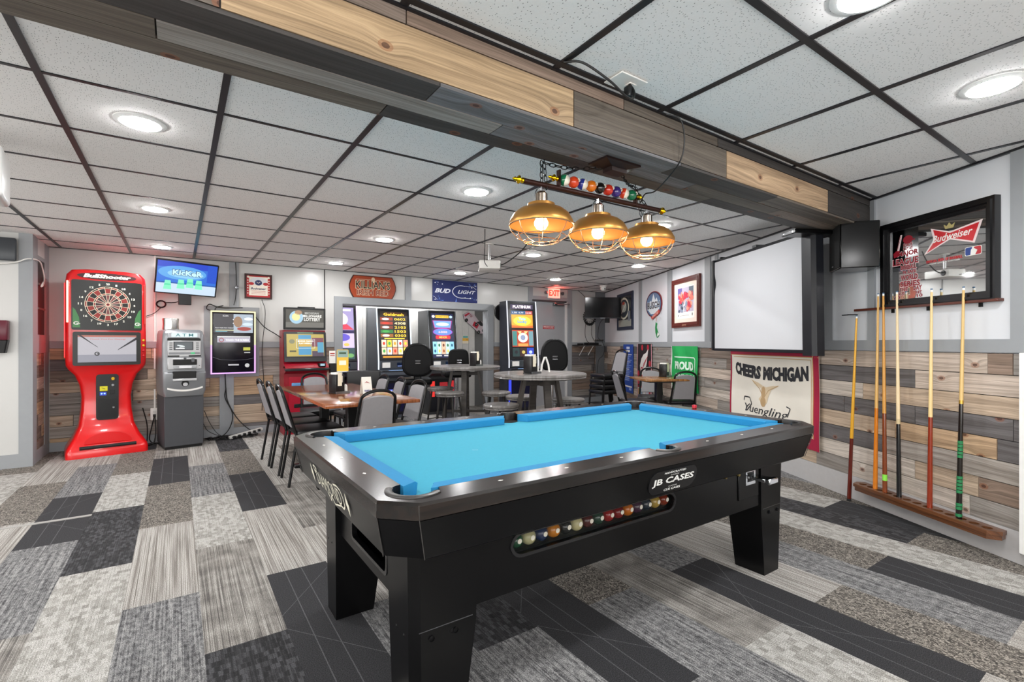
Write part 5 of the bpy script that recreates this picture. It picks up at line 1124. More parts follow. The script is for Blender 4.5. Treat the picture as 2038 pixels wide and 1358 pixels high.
tag(m.build('cord_bundle'), 'black cords hanging from the outlet to the floor between dart machine and cash machine', 'cord')
m = MB()
m.tube(spline([(.50, BW-.04, .82), (.51, BW-.05, .6), (.53, BW-.05, .45), (.62, 7.25, .25), (.74, 7.2, .10), (.86, 7.1, .02)]), .006, CABLE); m.tube(spline([(.51, BW-.05, .62), (.50, BW-.05, .5), (.58, 7.25, .3), (.56, 7.2, .15), (.48, 7.15, .04), (.35, 7.1, .01)]), .006, CABLE)
for q in range(9):
    x = .30+.06*q; pts = [(x+rn.uniform(-.1, .12), rn.uniform(6.98, 7.22), rn.uniform(.008, .035)) for _ in range(5)]
    m.tube(spline(pts, 5), .006, CABLE, 6)
m.tube(spline([(.27, 7.18, .36), (.33, 7.15, .2), (.42, 7.1, .06), (.55, 7.05, .01)]), .004, CABLE); m.tube(spline([(.26, 7.18, .2), (.32, 7.12, .1), (.5, 7.1, .02), (.8, 7.0, .008)]), .004, CABLE)
tag(m.build('cord_tangle'), 'tangle of black cords on the carpet below the glowing wall game', 'cord')
t = thing('power_strip', 'pale power strip full of plugs propped on the cord tangle under the wall game', 'power strip', (.72, 7.06, .035), .25)
m = MB(); m.M = Matrix.Rotation(-.16, 4, 'Y'); m.box(-.2, .2, -.03, .03, 0, .035, mat('#c6c4c0', .5), .005, 1); m.build('housing', t)
m = MB(); m.M = Matrix.Rotation(-.16, 4, 'Y')
for k in range(6): m.box(-.17+.06*k, -.14+.06*k, -.06, -.03, .003, .033, BLACK, .004, 1)
m.build('plug', t)
m = MB(); m.tube(spline([(.48, BW-.05, 1.69), (.40, BW-.06, 1.66), (.38, BW-.06, 1.62), (.30, BW-.05, 1.64), (.33, BW-.05, 1.70), (.45, BW-.06, 1.66), (.7, BW-.05, 1.67)]), .006, CABLE, 6); m.tube(spline([(.62, BW-.03, 2.26), (.63, BW-.03, 2.0), (.62, BW-.03, 1.8), (.60, BW-.04, 1.70)]), .005, CABLE)
m.tube(spline([(.85, BW-.08, 1.55), (.95, 7.22, 1.42), (1.07, 7.15, 1.33), (1.13, 7.1, 1.28)]), .006, CABLE); m.tube(spline([(.93, BW-.02, 1.79), (.97, BW-.03, 1.6), (.93, BW-.03, 1.1), (.95, BW-.03, .7), (.93, BW-.03, .3)]), .004, CABLE)
tag(m.build('game_cables'), 'loose black cables above and to the right of the glowing wall game', 'cable')
t = thing('security_camera', 'small black camera on the grey batten above the wall game', 'camera', (.63, BW-.02, 1.93), 0)
m = MB(); m.tube([(0, 0, 0), (0, -.05, 0)], .012, BLACKM); m.build('bracket', t)
m = MB(); m.lathe([(.0001, -.03), (.022, -.025), (.026, 0), (.02, .03), (.0001, .035)], STEEL, 16, (0, -.065, 0), 'y'); m.build('head', t)

# ------------------------------------------------------------------ signs on the back wall
def framed(name, label, cat, w_, h_, fw, fm, loc, rz, paint, depth=.025, group=None):
    t = thing(name, label, cat, loc, rz, group)
    m = MB(); o_ = [(-w_/2, -h_/2), (w_/2, -h_/2), (w_/2, h_/2), (-w_/2, h_/2)]; i_ = [(-w_/2+fw, -h_/2+fw), (w_/2-fw, -h_/2+fw), (w_/2-fw, h_/2-fw), (-w_/2+fw, h_/2-fw)]
    m.prism(o_, -depth, 0, fm, 'xz', [i_])
    j_ = [(a*1.0-math.copysign(fw*.35, a), b-math.copysign(fw*.35, b)) for a, b in o_]; k_ = [(a-math.copysign(fw*.65, a), b-math.copysign(fw*.65, b)) for a, b in o_]
    m.prism(j_, -depth-.006, -depth, fm, 'xz', [k_]); m.build('frame', t)
    m = MB(); m.box(-w_/2+fw, w_/2-fw, -depth*.5, 0, -h_/2+fw, h_/2-fw, WHITE); paint(m, w_/2-fw, h_/2-fw, -depth*.5-.001); m.build('picture', t)
    return t
RDS = mat('#b4161e', .4); CRM = mat('#e9dfd0', .45); NVY = mat('#1a2858', .4)
def p_bud(m, W, H, y):
    m.rect(-W, W, -H, H, y, RDS); m.rect(-W*.78, W*.78, -H*.85, H*.9, y-.0006, CRM); m.disc(0, H*.5, W*.72, H*.36, y-.0012, mat('#d5d5d8', .4)); m.disc(0, H*.35, W*.3, H*.26, y-.0018, NVY); m.line([(-W*.15, H*.42), (0, H*.3), (W*.15, H*.45)], .006, y-.0024, CRM); m.disc(-W*.6, H*.25, W*.22, H*.14, y-.0018, RDS); m.disc(W*.6, H*.25, W*.22, H*.14, y-.0018, RDS)
    m.disc(-W*.86, H*.86, W*.1, H*.1, y-.0022, CRM); m.disc(W*.86, H*.86, W*.1, H*.1, y-.0022, CRM); m.text('Budweiser', 0, -H*.2, W*1.3, H*.2, y-.0024, NVY, shear=.3, fat=.02)
    for k in range(3): m.rect(-W*.6, W*.6, -H*(.45+.13*k), -H*(.42+.13*k), y-.0012, RDS)
    for k in range(6): m.rect(-W*.93, -W*.84, H*(.5-.24*k), H*(.6-.24*k), y-.0006, CRM); m.rect(W*.84, W*.93, H*(.5-.24*k), H*(.6-.24*k), y-.0006, CRM)
framed('framed_beer_label', 'framed red and white beer label with blue emblem, between television and lottery kiosk', 'picture', .33, .33, .022, mat('#3a1714', .4), (.89, BW-.001, 1.965), 0, p_bud)
m = MB(); hw, hh = .362, .172
shp = [(-.30, -hh), (.30, -hh), (.34, -.10), (hw, -.03), (hw, .03), (.34, .10), (.30, hh), (-.30, hh), (-.34, .10), (-hw, .03), (-hw, -.03), (-.34, -.10)]
m.prism(shp, -.02, 0, mat('#3c1208', .4), 'xz'); m.poly([(a*.965, b*.93) for a, b in shp], -.0207, mat('#a13d16', .45, 0, 0, .25, 7)); m.disc(0, .115, .03, .035, -.0215, mat('#e0c8a8', .5)); m.disc(.005, .095, .02, .03, -.0217, mat('#e0c8a8', .5))
ln_ = mat('#e8d8b8', .5)
m.text("KILLIAN'S", 0, .035, .54, .135, -.0215, ln_, fat=.05); m.text("KILLIAN'S", 0, .035, .53, .12, -.0222, mat('#2a1a10', .5), fat=.015); m.text('IRISH RED', 0, -.085, .50, .09, -.0215, ln_, fat=.045); m.text('IRISH RED', 0, -.085, .495, .08, -.0222, mat('#7c2218', .5), fat=.01); m.line([(-.26, .112), (-.04, .112)], .004, -.0215, ln_); m.line([(.04, .112), (.26, .112)], .004, -.0215, ln_)
tag(m.build('shield_sign'), 'rust-brown shield-shaped beer sign above the left of the recess', 'sign', None, (2.45, BW-.001, 2.055), 0)
def cloth(w_, h_, nx, nz, amp, freq, seed, mt, hang=None):
    rn = random.Random(seed); ph_ = [rn.uniform(0, 6) for _ in range(6)]
    def Y(x, z): return -.008-amp*(.5+.5*math.sin(freq*x+ph_[0]+z*3))-amp*.6*(.5+.5*math.sin(freq*1.9*(x*.8+z*.6)+ph_[1]))
    vs = [(-w_/2+w_*i/nx, Y(-w_/2+w_*i/nx, -h_/2+h_*j/nz), -h_/2+h_*j/nz) for j in range(nz+1) for i in range(nx+1)]
    return vs, [(j*(nx+1)+i, j*(nx+1)+i+1, (j+1)*(nx+1)+i+1, (j+1)*(nx+1)+i) for j in range(nz) for i in range(nx)], Y
class Flag(MB):     # marks that follow the folds of a cloth
    pass
def drape(m, Y, k0=0):
    for i in range(k0, len(m.v)):
        x, y, z = m.v[i]; m.v[i] = (x, Y(x, z)+y, z)
def cut(m, k0):      # subdivide marks so that they bend with the cloth
    pass
def flag(name, label, w_, h_, loc, rz, amp, freq, seed, base, paint, cat='banner'):
    vs, fs, Y = cloth(w_, h_, 40, 24, amp, freq, seed, base)
    m = MB(); m.add(vs, fs, base, True); m.add([(x, y+.003, z) for x, y, z in vs], [f[::-1] for f in fs], base, True)
    q = MB(); paint(q, w_/2, h_/2)
    # refine long marks
    bm = bmesh.new()
    me = bpy.data.meshes.new('tmp'); me.from_pydata(q.v, [], q.f)
    for mt in q.mats: me.materials.append(mt)
    me.polygons.foreach_set('material_index', q.fm); bm.from_mesh(me)
    for _ in range(6):
        long_ = [e for e in bm.edges if e.calc_length() > .05]
        if not long_: break
        bmesh.ops.subdivide_edges(bm, edges=long_, cuts=1); bmesh.ops.triangulate(bm, faces=[f for f in bm.faces if len(f.verts) > 4])
    bmesh.ops.triangulate(bm, faces=bm.faces[:]); bm.verts.index_update()
    V = [(v.co.x, Y(v.co.x, v.co.z)+v.co.y-.0022, v.co.z) for v in bm.verts]
    for i, mt in enumerate(q.mats):
        F = [tuple(v.index for v in f.verts) for f in bm.faces if f.material_index == i]
        if F:
            used = sorted({a for f in F for a in f}); mp = {a: k for k, a in enumerate(used)}
            m.add([V[a] for a in used], [tuple(mp[a] for a in f) for f in F], mt, False)
    bm.free(); bpy.data.meshes.remove(me)
    return tag(m.build(name), label, cat, None, loc, rz)
def p_budl(m, W, H):
    WHT = mat('#e6e8f2', .5); BL = mat('#5a7ac8', .5)
    rn = random.Random(2)
    for _ in range(60):
        x = rn.choice([-1, 1])*W*rn.uniform(.55, .97); z = rn.uniform(-H*.95, H*.9)
        if abs(z) < H*.42: continue
        m.disc(x, z, .004+.012*rn.random(), .003+.008*rn.random(), 0, BL if rn.random() < .6 else WHT, 7)
    m.text('BUD', -W*.57, 0, W*.68, H*.42, -.001, WHT, shear=.35, fat=.04); m.text('LIGHT', W*.5, -.0, W*.82, H*.34, -.001, WHT, shear=.35, fat=.02)
    m.ring(W*.27, 0, .92, 1.0, -.0005, WHT, 40, 1.2, 5.2, W*.42, H*.62); m.line([(W*.3, H*.58), (W*.8, H*.55), (W*.95, H*.3)], .006, -.0005, WHT); m.line([(W*.3, -H*.58), (W*.7, -H*.6)], .006, -.0005, WHT); m.poly([(-W*.02, -H), (W*.06, -H), (W*.03, -H*.6)], -.0005, BL)
flag('beer_banner', 'dark blue beer banner with white slanted lettering above the recess, right of the grey batten', .85, .355, (3.865, BW-.001, 2.078), 0, .003, 5, 3, mat('#1d2a66', .6, 0, 0, .2, 8), p_budl)
# race-car cut-out in the recess
m = MB(); PK = mat('#c8b8c0', .5); PR = mat('#b8223a', .5)
m.M = Matrix.Rotation(.75, 4, 'Y')
m.poly([(-.28, -.06), (-.24, .06), (-.10, .11), (.05, .09), (.10, .13), (.26, .10), (.28, -.02), (.22, -.08), (-.2, -.11)], -.02, PK); m.prism([(-.28, -.06), (-.24, .06), (-.10, .11), (.05, .09), (.10, .13), (.26, .10), (.28, -.02), (.22, -.08), (-.2, -.11)], -.019, -.0, mat('#3a2a2e', .6), 'xz')
m.poly([(0, -.07), (.12, -.05), (.10, .04), (-.02, .02)], -.021, PR); m.poly([(-.26, -.05), (-.22, .05), (-.19, .06), (-.22, -.06)], -.021, PR); m.poly([(.02, .04), (.14, .05), (.22, .11), (.08, .12)], -.0215, mat('#1c1c20', .5)); m.text('98', -.15, .04, .07, .05, -.022, mat('#8a2a3c', .5), shear=.2)
for x, z in ((-.16, -.09), (.19, -.07), (.05, .0), (.245, .03)): m.disc(x, z, .032, .038, -.023, BLACK); m.disc(x, z, .012, .014, -.0235, STEEL)
tag(m.build('race_car_cutout'), 'pink and grey race-car cut-out sign hung on the slatted wall of the recess', 'sign', None, (4.69, 8.115, 1.60), 0)
# exit sign
t = thing('exit_sign', 'lit red exit sign with twin emergency lamps above the grey door', 'exit sign', (5.985, BW-.002, 2.165), 0)
m = MB(); m.box(-.155, .155, -.05, 0, -.10, .10, mat('#d0d0ce', .4), .006, 1); m.build('housing', t)
m = MB(); m.rect(-.145, .145, -.08, .09, -.051, lit('#ffb09a', 1.3)); m.text('EXIT', 0, .01, .26, .12, -.0518, lit('#ff2a1e', 2.2), fat=.04); m.build('lettering', t)
for s_ in (-1, 1):
    m = MB(); m.lathe([(.0001, -.05), (.022, -.05), (.034, -.046), (.03, -.02), (.012, .0)], STEEL, 18, (s_*.205, -.02, .01), 'y'); m.build('lamp_head', t)
ld = bpy.data.lights.new('exit_glow', 'POINT'); ld.energy = 1.2; ld.color = (1, .12, .08); ld.shadow_soft_size = .05; lo = bpy.data.objects.new('exit_glow', ld); C.objects.link(lo); lo.parent = t; lo.location = (0, -.12, .03)
m = MB(); m.rect(-.14, .14, -.032, .032, 0, mat('#a82a34', .5)); m.text('EMERGENCY EXIT', 0, .012, .25, .018, -.0006, WHITE, fat=.02); m.text('ALARM WILL SOUND', 0, -.014, .24, .014, -.0006, WHITE, fat=.02); m.box(-.14, .14, .0003, .002, -.032, .032, WHITE)
tag(m.build('warning_sticker'), 'small red sticker with white print on the grey exit door', 'sticker', None, (5.875, BW-.0145, 1.51), 0)
m = MB(); m.lathe([(.0001, -.02), (.145, -.02), (.155, -.012), (.155, 0)], mat('#141416', .4), 32, axis='y'); tag(m.build('round_plaque'), 'round black plaque on the back wall, half hidden behind the tall slot machine', 'plaque', None, (4.80, BW-.002, 1.76), 0)
# corner: television, gear clock, shelf with boxes, dome camera
t = thing('corner_television', 'small black switched-off television on a bracket in the far corner', 'television', (6.52, 6.50, 1.86), -.6)
m = MB(); m.box(-.335, .335, -.02, .02, -.195, .20, mat('#08080a', .12), .006, 1); m.box(-.335, .335, -.022, -.018, -.195, -.178, mat('#24242a', .2)); m.box(-.05, .04, -.0225, -.02, -.19, -.183, STEEL); m.build('panel', t)
m = MB(); m.box(-.08, .08, .02, .06, -.06, .08, BLACKM); m.tube([(0, .05, 0), (.08, .22, -.02), (.10, .40, -.02)], .02, BLACKM); m.box(.06, .15, .10, .14, -.27, -.17, BLACKM, .005, 1); m.tube([(.1, .12, -.17), (.1, .12, -.05)], .015, BLACKM); m.build('bracket', t)
t = thing('gear_clock', 'round black gear-shaped clock half hidden behind the corner television', 'clock', (6.95, BW-.002, 1.74), 0)
m = MB()
for k in range(24): a = 2*PI*k/24; m.M = Matrix.Rotation(a, 4, 'Y'); m.box(-.012, .012, -.02, -.005, .135, .175, BLACK)
m.M = Matrix.Identity(4); m.tube([(.13*math.cos(2*PI*k/40), -.015, .13*math.sin(2*PI*k/40)) for k in range(40)], .008, BLACK, 6, closed=True); m.build('gear_rim', t)
m = MB(); m.disc(0, 0, .125, .125, -.006, mat('#b9b6b2', .4)); 
for k in range(12): a = 2*PI*k/12; m.line([(.08*math.cos(a), .08*math.sin(a)), (.115*math.cos(a), .115*math.sin(a))], .014, -.008, BLACK)
m.line([(0, 0), (.05, -.05)], .008, -.009, BLACK); m.line([(0, 0), (-.02, .09)], .006, -.009, BLACK); m.build('dial', t)
t = thing('wall_shelf', 'narrow black shelf on two white brackets under the corner television', 'shelf', (6.79, BW-.001, 1.155), 0)
m = MB(); m.box(-.32, .32, -.20, 0, 0, .018, mat('#1a1613', .4), .002, 1); m.build('board', t)
for x in (-.12, .12):
    m = MB(); m.box(x-.012, x+.012, -.004, 0, -.26, 0, WHITE); m.box(x-.012, x+.012, -.18, 0, -.006, 0, WHITE); m.tube([(x, -.005, -.2), (x, -.16, -.008)], .008, WHITE, 6); m.build('bracket', t)
m = MB(); m.box(-.14, .14, -.07, .07, 0, .045, BLACK, .004, 1); tag(m.build('cable_box'), 'flat black receiver box on the shelf under the corner television', 'box', None, (6.92, BW-.1, 1.1735), 0)
m = MB(); m.box(-.05, .05, -.04, .04, 0, .03, BLACK, .004, 1); tag(m.build('adapter'), 'small black adapter box at the left end of the shelf under the corner television', 'box', None, (6.62, BW-.1, 1.1735), 0)
m = MB()
for pts in ([(6.82, 7.28, 1.62), (6.80, 7.28, 1.4), (6.84, 7.27, 1.26), (6.88, 7.25, 1.22)], [(7.0, 7.28, 1.64), (6.98, 7.28, 1.4), (7.04, 7.27, 1.27), (7.10, 7.22, 1.17)], [(7.12, 7.05, 1.72), (7.08, 7.15, 1.6), (7.10, 7.22, 1.35), (7.15, 7.22, 1.28)], [(7.25, 7.25, 1.26), (7.27, 7.2, 1.1), (7.2, 7.18, .95), (7.12, 7.22, .85), (7.1, 7.25, .5)], [(7.05, 7.25, 1.1), (7.03, 7.25, .8), (6.98, 7.26, .45)], [(6.64, 7.3, 2.26), (6.72, 7.28, 2.2), (6.76, 7.2, 2.1)]): m.tube(spline(pts), .005, CABLE, 6)
tag(m.build('hanging_cables'), 'loose cables hanging from the corner television past the shelf', 'cable')
m = MB(); m.box(-.13, .13, -.02, 0, -.015, .015, mat('#d8cfc8', .5), .003, 1)
for k in range(5): m.box(-.11+.05*k, -.08+.05*k, -.045, -.02, -.012, .012, BLACK, .003, 1)
tag(m.build('outlet_strip'), 'white strip of plugs mounted on the wall just above the corner shelf', 'power strip', None, (7.18, BW-.02, 1.27), 0)
m = MB(); m.box(-.035, .035, -.008, 0, -.055, .055, WHITE, .003, 1); tag(m.build('outlet_plate'), 'white outlet plate low on the planks near the stacked chairs', 'outlet', None, (7.02, BW-.018, .52), 0)
t = thing('dome_camera', 'white turret security camera on the ceiling in the far corner', 'camera', (6.45, 6.42, CEIL-.006), 0)
m = MB(); m.lathe([(.0001, 0), (.065, 0), (.06, -.02), (.05, -.03)], WHITE, 24); m.build('base', t)
m = MB(); m.lathe([(.05, -.03), (.055, -.05), (.048, -.075), (.03, -.092), (.0001, -.1)], WHITE, 24); m.disc(-.012, -.062, .014, .014, -.053, BLACK); m.disc(.02, -.066, .008, .008, -.053, BLACK); m.build('head', t)

# ------------------------------------------------------------------ left part of the back corner
m = MB(); m.box(-.42, .12, -.05, 0, 0, .22, mat('#3b3f44', .3), .012, 2); tag(m.build('wall_screen'), 'dark flat screen high on the left wall at the picture edge', 'television', None, (-1.40, LY-.015, 1.99), 0)
m = MB(); m.tube(spline([(-1.62, LY-.03, 1.955), (-1.4, LY-.03, 1.96), (-1.28, LY-.03, 1.985), (-1.20, LY-.05, 2.02), (-1.150, 6.70, 2.03), (-1.15, 6.86, 1.97), (-1.15, 6.94, 1.87), (-1.15, 6.88, 1.80), (-1.15, 6.80, 1.78), (-1.15, 6.88, 1.83), (-1.15, 6.92, 1.84)]), .006, WHITE, 6)
m.box(-1.66, -1.5, LY-.045, LY-.018, 1.94, 1.97, mat('#3b3f44', .4)); tag(m.build('white_cable'), 'white cable looping from the left wall into the shelf niche', 'cable')
t = thing('payment_terminal', 'maroon and black terminal with a small lit screen mounted on the left wall', 'terminal', (-1.43, LY-.001, 1.11), 0)
m = MB(); m.box(-.10, .10, -.09, 0, .12, .31, mat('#5c1426', .3), .014, 2); m.M = Matrix.Identity(4); m.rect(-.07, .05, .22, .28, -.091, lit('#8fb8d8', .9)); m.rect(-.07, .05, .185, .2, -.091, lit('#e0a0a0', .7)); m.build('housing', t)
m = MB(); m.loft([sect(0, .08, -.075, 0, .01), sect(.12, .10, -.09, 0, .01)], BLACK, False); m.build('card_reader', t)
t = thing('hanging_unit', 'white rounded unit hanging from the ceiling at the far left edge', 'ceiling unit', (-.93, 3.58, 1.94), .1)
m = MB(); m.box(-.2, .19, -.15, .15, 0, .26, mat('#e6e6e4', .3), .02, 3); m.build('housing', t)
m = MB(); m.tube([(0, 0, .26), (0, 0, .33)], .015, WHITE); m.build('mount', t)

# ------------------------------------------------------------------ projector
t = thing('projector', 'white ceiling projector on a short pole above the round tables', 'projector', (2.74, 4.42, CEIL-.006), RZ+PI)
m = MB(); m.lathe([(.0001, 0), (.05, 0), (.05, -.008), (.0001, -.01)], WHITE, 20); m.tube([(0, 0, -.01), (0, 0, -.17)], .014, mat('#d8d8d8', .25, .7), 12); m.tube([(-.06, 0, -.185), (.06, 0, -.185)], .008, STEEL); m.build('pole', t)
m = MB(); m.box(-.15, .15, -.11, .11, -.285, -.195, WHITE, .012, 2); m.build('body', t)
m = MB(); m.lathe([(.0001, -.118), (.026, -.118), (.032, -.112), (.034, -.105)], BLACK, 20, (-.085, 0, -.24), 'y'); m.build('lens', t)
m = MB()
for k in range(6): m.box(-.12+.04*k, -.10+.04*k, .109, .1115, -.27, -.225, mat('#55555a', .5))
m.build('port', t)
m = MB(); m.tube(spline([(2.36, 3.88, CEIL), (2.42, 3.98, 2.14), (2.5, 4.12, 2.02), (2.66, 4.32, 2.0)]), .004, CABLE); m.tube(spline([(3.05, 4.13, CEIL), (2.98, 4.2, 2.16), (2.86, 4.3, 2.05), (2.75, 4.34, 2.02)]), .006, CABLE)
tag(m.build('projector_cable'), 'two thin cables hanging from the ceiling grid to the white projector', 'cable')

# ------------------------------------------------------------------ things hung on the right wall (x local runs towards the viewer)
def p_round_logo(m, W, H, y):
    m.rect(-W, W, -H, H, y, mat('#191a20', .15)); m.rect(-W, W, -H, -H*.55, y-.0005, mat('#9a9a90', .3)); m.disc(-W*.15, H*.2, W*.75, H*.72, y-.001, mat('#d8d2c0', .35)); m.disc(-W*.15, H*.2, W*.62, H*.6, y-.0016, mat('#2a3038', .3)); m.disc(-W*.15, H*.3, W*.4, H*.35, y-.0022, mat('#a4a49a', .3)); m.disc(-W*.2, H*.55, W*.2, H*.1, y-.0026, mat('#a8402e', .4)); m.line([(-W*.5, -H*.1), (W*.2, H*.5)], .02, y-.0026, mat('#e0dcd0', .4)); m.poly(rrect(W*.45, W*.8, -H*.65, H*.0, .02), y-.002, mat('#70747c', .3))
framed('framed_mirror_sign', 'dark-framed beer mirror with a round emblem, behind the corner television', 'mirror', .84, .68, .06, mat('#16203a', .35), R(7.02, 1.79, .001), RZ, p_round_logo)
# oval beer tacker with red ribbon
m = MB(); m.prism([(.33*math.cos(q)*.95, .205*math.sin(q)) for q in [2*PI*k/40 for k in range(40)]], -.012, 0, mat('#8a2f32', .4), 'xz'); y = -.013
m.disc(0, 0, .30, .195, y, mat('#1b2c4c', .4)); m.disc(0, 0, .28, .18, y-.0006, mat('#5f7fa0', .4)); m.poly([(-.2, -.02), (-.12, .07), (-.08, .04), (0, .165), (.07, .06), (.12, .10), (.22, -.02)], y-.0012, mat('#e8eef2', .4)); m.poly([(-.24, -.06), (.25, -.06), (.1, -.15), (-.1, -.15)], y-.0012, mat('#dfe6ea', .4))
m.text('BUSCH', 0, -.015, .50, .125, y-.002, mat('#d9e0e6', .4), fat=.07); m.text('BUSCH', 0, -.015, .48, .11, y-.0028, mat('#15181e', .4), fat=.02); m.poly([(-.1, -.20), (.22, -.09), (.25, -.14), (-.05, -.24)], y-.0034, mat('#c4473f', .4)); m.text('Racing', .08, -.165, .24, .05, y-.004, CRM, shear=.3, rot=.32); m.line([(.25, -.17), (.30, -.07)], .006, y-.003, STEEL); m.line([(.29, -.17), (.34, -.08)], .006, y-.003, STEEL)
tag(m.build('oval_sign'), 'oval blue beer sign with snowy mountain and red ribbon on the right wall', 'sign', None, R(5.70, 1.815, .001), RZ)
m = MB(); m.prism([(-.03, .10), (.02, .08), (.0, .02), (.04, -.04), (.10, -.10), (.06, -.13), (.02, -.14), (-.04, -.06), (-.05, .02)], -.008, 0, mat('#1f8a48', .4), 'xz'); m.poly([(.06, -.05), (.11, -.09), (.05, -.13), (.03, -.10)], -.009, WHITE); m.tube([(-.01+.015*math.cos(q), -.006, .16+.045*math.sin(q)) for q in [2*PI*k/16 for k in range(16)]], .004, mat('#c9a8a0', .4), 5, closed=True)
tag(m.build('pepper_ornament'), 'small green pepper-shaped ornament on the wall below the oval beer sign', 'ornament', None, R(5.60, 1.43, .001), RZ)
def p_art(m, W, H, y):
    m.rect(-W, W, -H, H, y, mat('#efd9cc', .6)); m.rect(-W*.74, W*.74, -H*.80, H*.80, y-.0006, mat('#f2ece6', .5)); m.rect(-W*.68, W*.68, -H*.48, H*.75, y-.001, mat('#b9b0c4', .5)); rn = random.Random(12)
    m.rect(-W*.68, -W*.3, H*.2, H*.75, y-.0012, mat('#6a62a0', .5)); m.rect(W*.3, W*.68, H*.1, H*.75, y-.0012, mat('#5c6a78', .5))
    for k in range(70):
        x = rn.uniform(-.6, .6)*W; z = rn.uniform(-.42, .5)*H; cc = rn.choice(['#e07a6a', '#d0574c', '#e8a08c', '#c8324c']) if z > 0 or x > W*.15 else rn.choice(['#2c3448', '#5a6478', '#8a94a8', '#d8d8e0'])
        m.disc(x, z, rn.uniform(.02, .055), rn.uniform(.015, .04), y-.0014-.00004*k, mat(cc, .5), 9, rn.uniform(0, 3))
    m.rect(-W*.5, W*.3, -H*.66, -H*.645, y-.001, mat('#8a8480', .5)); m.disc(W*.58, -H*.62, .015, .02, y-.001, mat('#8a8480', .5)); m.disc(-W*.62, -H*.64, .01, .015, y-.001, BLACK)
pa = framed('framed_print', 'mahogany-framed hockey print in red and blue with pink mat on the right wall', 'picture', .80, .67, .065, mat('#5c2018', .35), R(4.61, 1.755, .001), RZ, p_art, .03)
m = MB(); m.text('Detroit', -.0, -.303, .12, .022, -.0365, mat('#e8b090', .4), shear=.3); m.build('nameplate', pa)
# flags on the boards
def p_sched(m, W, H):
    LB = mat('#8aa0d8', .6)
    m.rect(-W*.3, W*.3, H*.80, H*.90, 0, mat('#c8d0e8', .6)); m.rect(-W*.35, W*.35, H*.68, H*.76, 0, WHITE)
    for k in range(15): m.rect(-W*.7, W*.7-.05*(k % 3), H*(.56-.075*k), H*(.585-.075*k), 0, LB if k % 4 else WHITE); m.rect(-W*.7, W*.2, H*(.535-.075*k), H*(.55-.075*k), 0, LB)
    m.rect(-W*.8, W*.8, -H*.78, -H*.72, 0, WHITE); m.rect(W*.2, W*.7, -H*.9, -H*.8, 0, LB)
flag('tall_blue_banner', 'tall narrow blue schedule banner on the planks, left of the winged-wheel flag', .50, .86, R(6.80, .755, .018), RZ, .006, 8, 4, mat('#24479a', .6, 0, 0, .15, 9), p_sched)
def p_wing(m, W, H):
    PKK = mat('#e8a8b0', .6); RDW = mat('#b8283a', .6)
    m.rect(W*.93, W, -H, H, 0, PKK); m.rect(-W, -W*.95, -H, H, 0, PKK)
    for x, z in ((-.8, -.1), (.75, .3), (.5, .86), (-.3, .86), (-.8, -.4)): m.disc(x*W, z*H, .045, .05, -.0005, RDW, 12)
    m.poly([(W*.55, H*.82), (W*.35, H*.30), (W*.05, -H*.05), (-W*.3, -H*.25), (-W*.5, -H*.1), (-W*.62, H*.2), (-W*.45, H*.45), (-W*.1, H*.62), (W*.2, H*.66)], -.001, WHITE)
    m.disc(-W*.35, -H*.02, W*.16, H*.18, -.0016, RDW, 18, .3); m.disc(-W*.35, -H*.02, W*.1, H*.12, -.002, WHITE, 18, .3)
    for k in range(6): m.line([(-W*.3+W*.1*k, H*(.06+.06*k)), (-W*.12+W*.12*k, H*(.30+.05*k))], .012, -.0018, RDW)
    m.text('DETROIT', 0, -H*.33, W*1.6, H*.13, -.001, WHITE, fat=.03)
    m.rect(-W*.9, W*.9, -H*.98, -H*.62, -.0006, mat('#d8d2cc', .6))
    for k in range(5): m.rect(-W*.85+W*.36*k, -W*.62+W*.36*k, -H*.95, -H*.66, -.0012, mat(['#c8943a', '#8aa0b8', '#f0f0f0', '#d8d8e8', '#b83a4a'][k], .6)); m.rect(-W*.9, W*.9, -H*.62, -H*.55, -.001, RDW)
flag('winged_wheel_flag', 'black flag with a white and red winged wheel on the planks behind the small table', .62, .90, R(6.03, .745, .018), RZ, .006, 9, 6, mat('#241c20', .6, 0, 0, .2, 8), p_wing, 'flag')
def p_green(m, W, H):
    WG = mat('#d8f0e0', .6); m.rect(-W, -W*.94, -H, H, -.0004, WHITE)
    m.line([(-W*.7, H*.5), (W*.75, H*.5), (W*.82, H*.42), (W*.82, -H*.55)], .014, -.0006, WG)
    m.text('PROUD', .0, H*.12, W*1.35, H*.38, -.001, WG, fat=.05); m.text('UNION', W*.05, -H*.42, W*1.3, H*.34, -.001, WG, fat=.05)
flag('green_flag', 'bright green flag with white lettering on the planks behind the small table', .80, .60, R(4.61, .865, .018), RZ, .020, 11, 9, mat('#17a050', .6, 0, 0, .12, 7), p_green, 'flag')
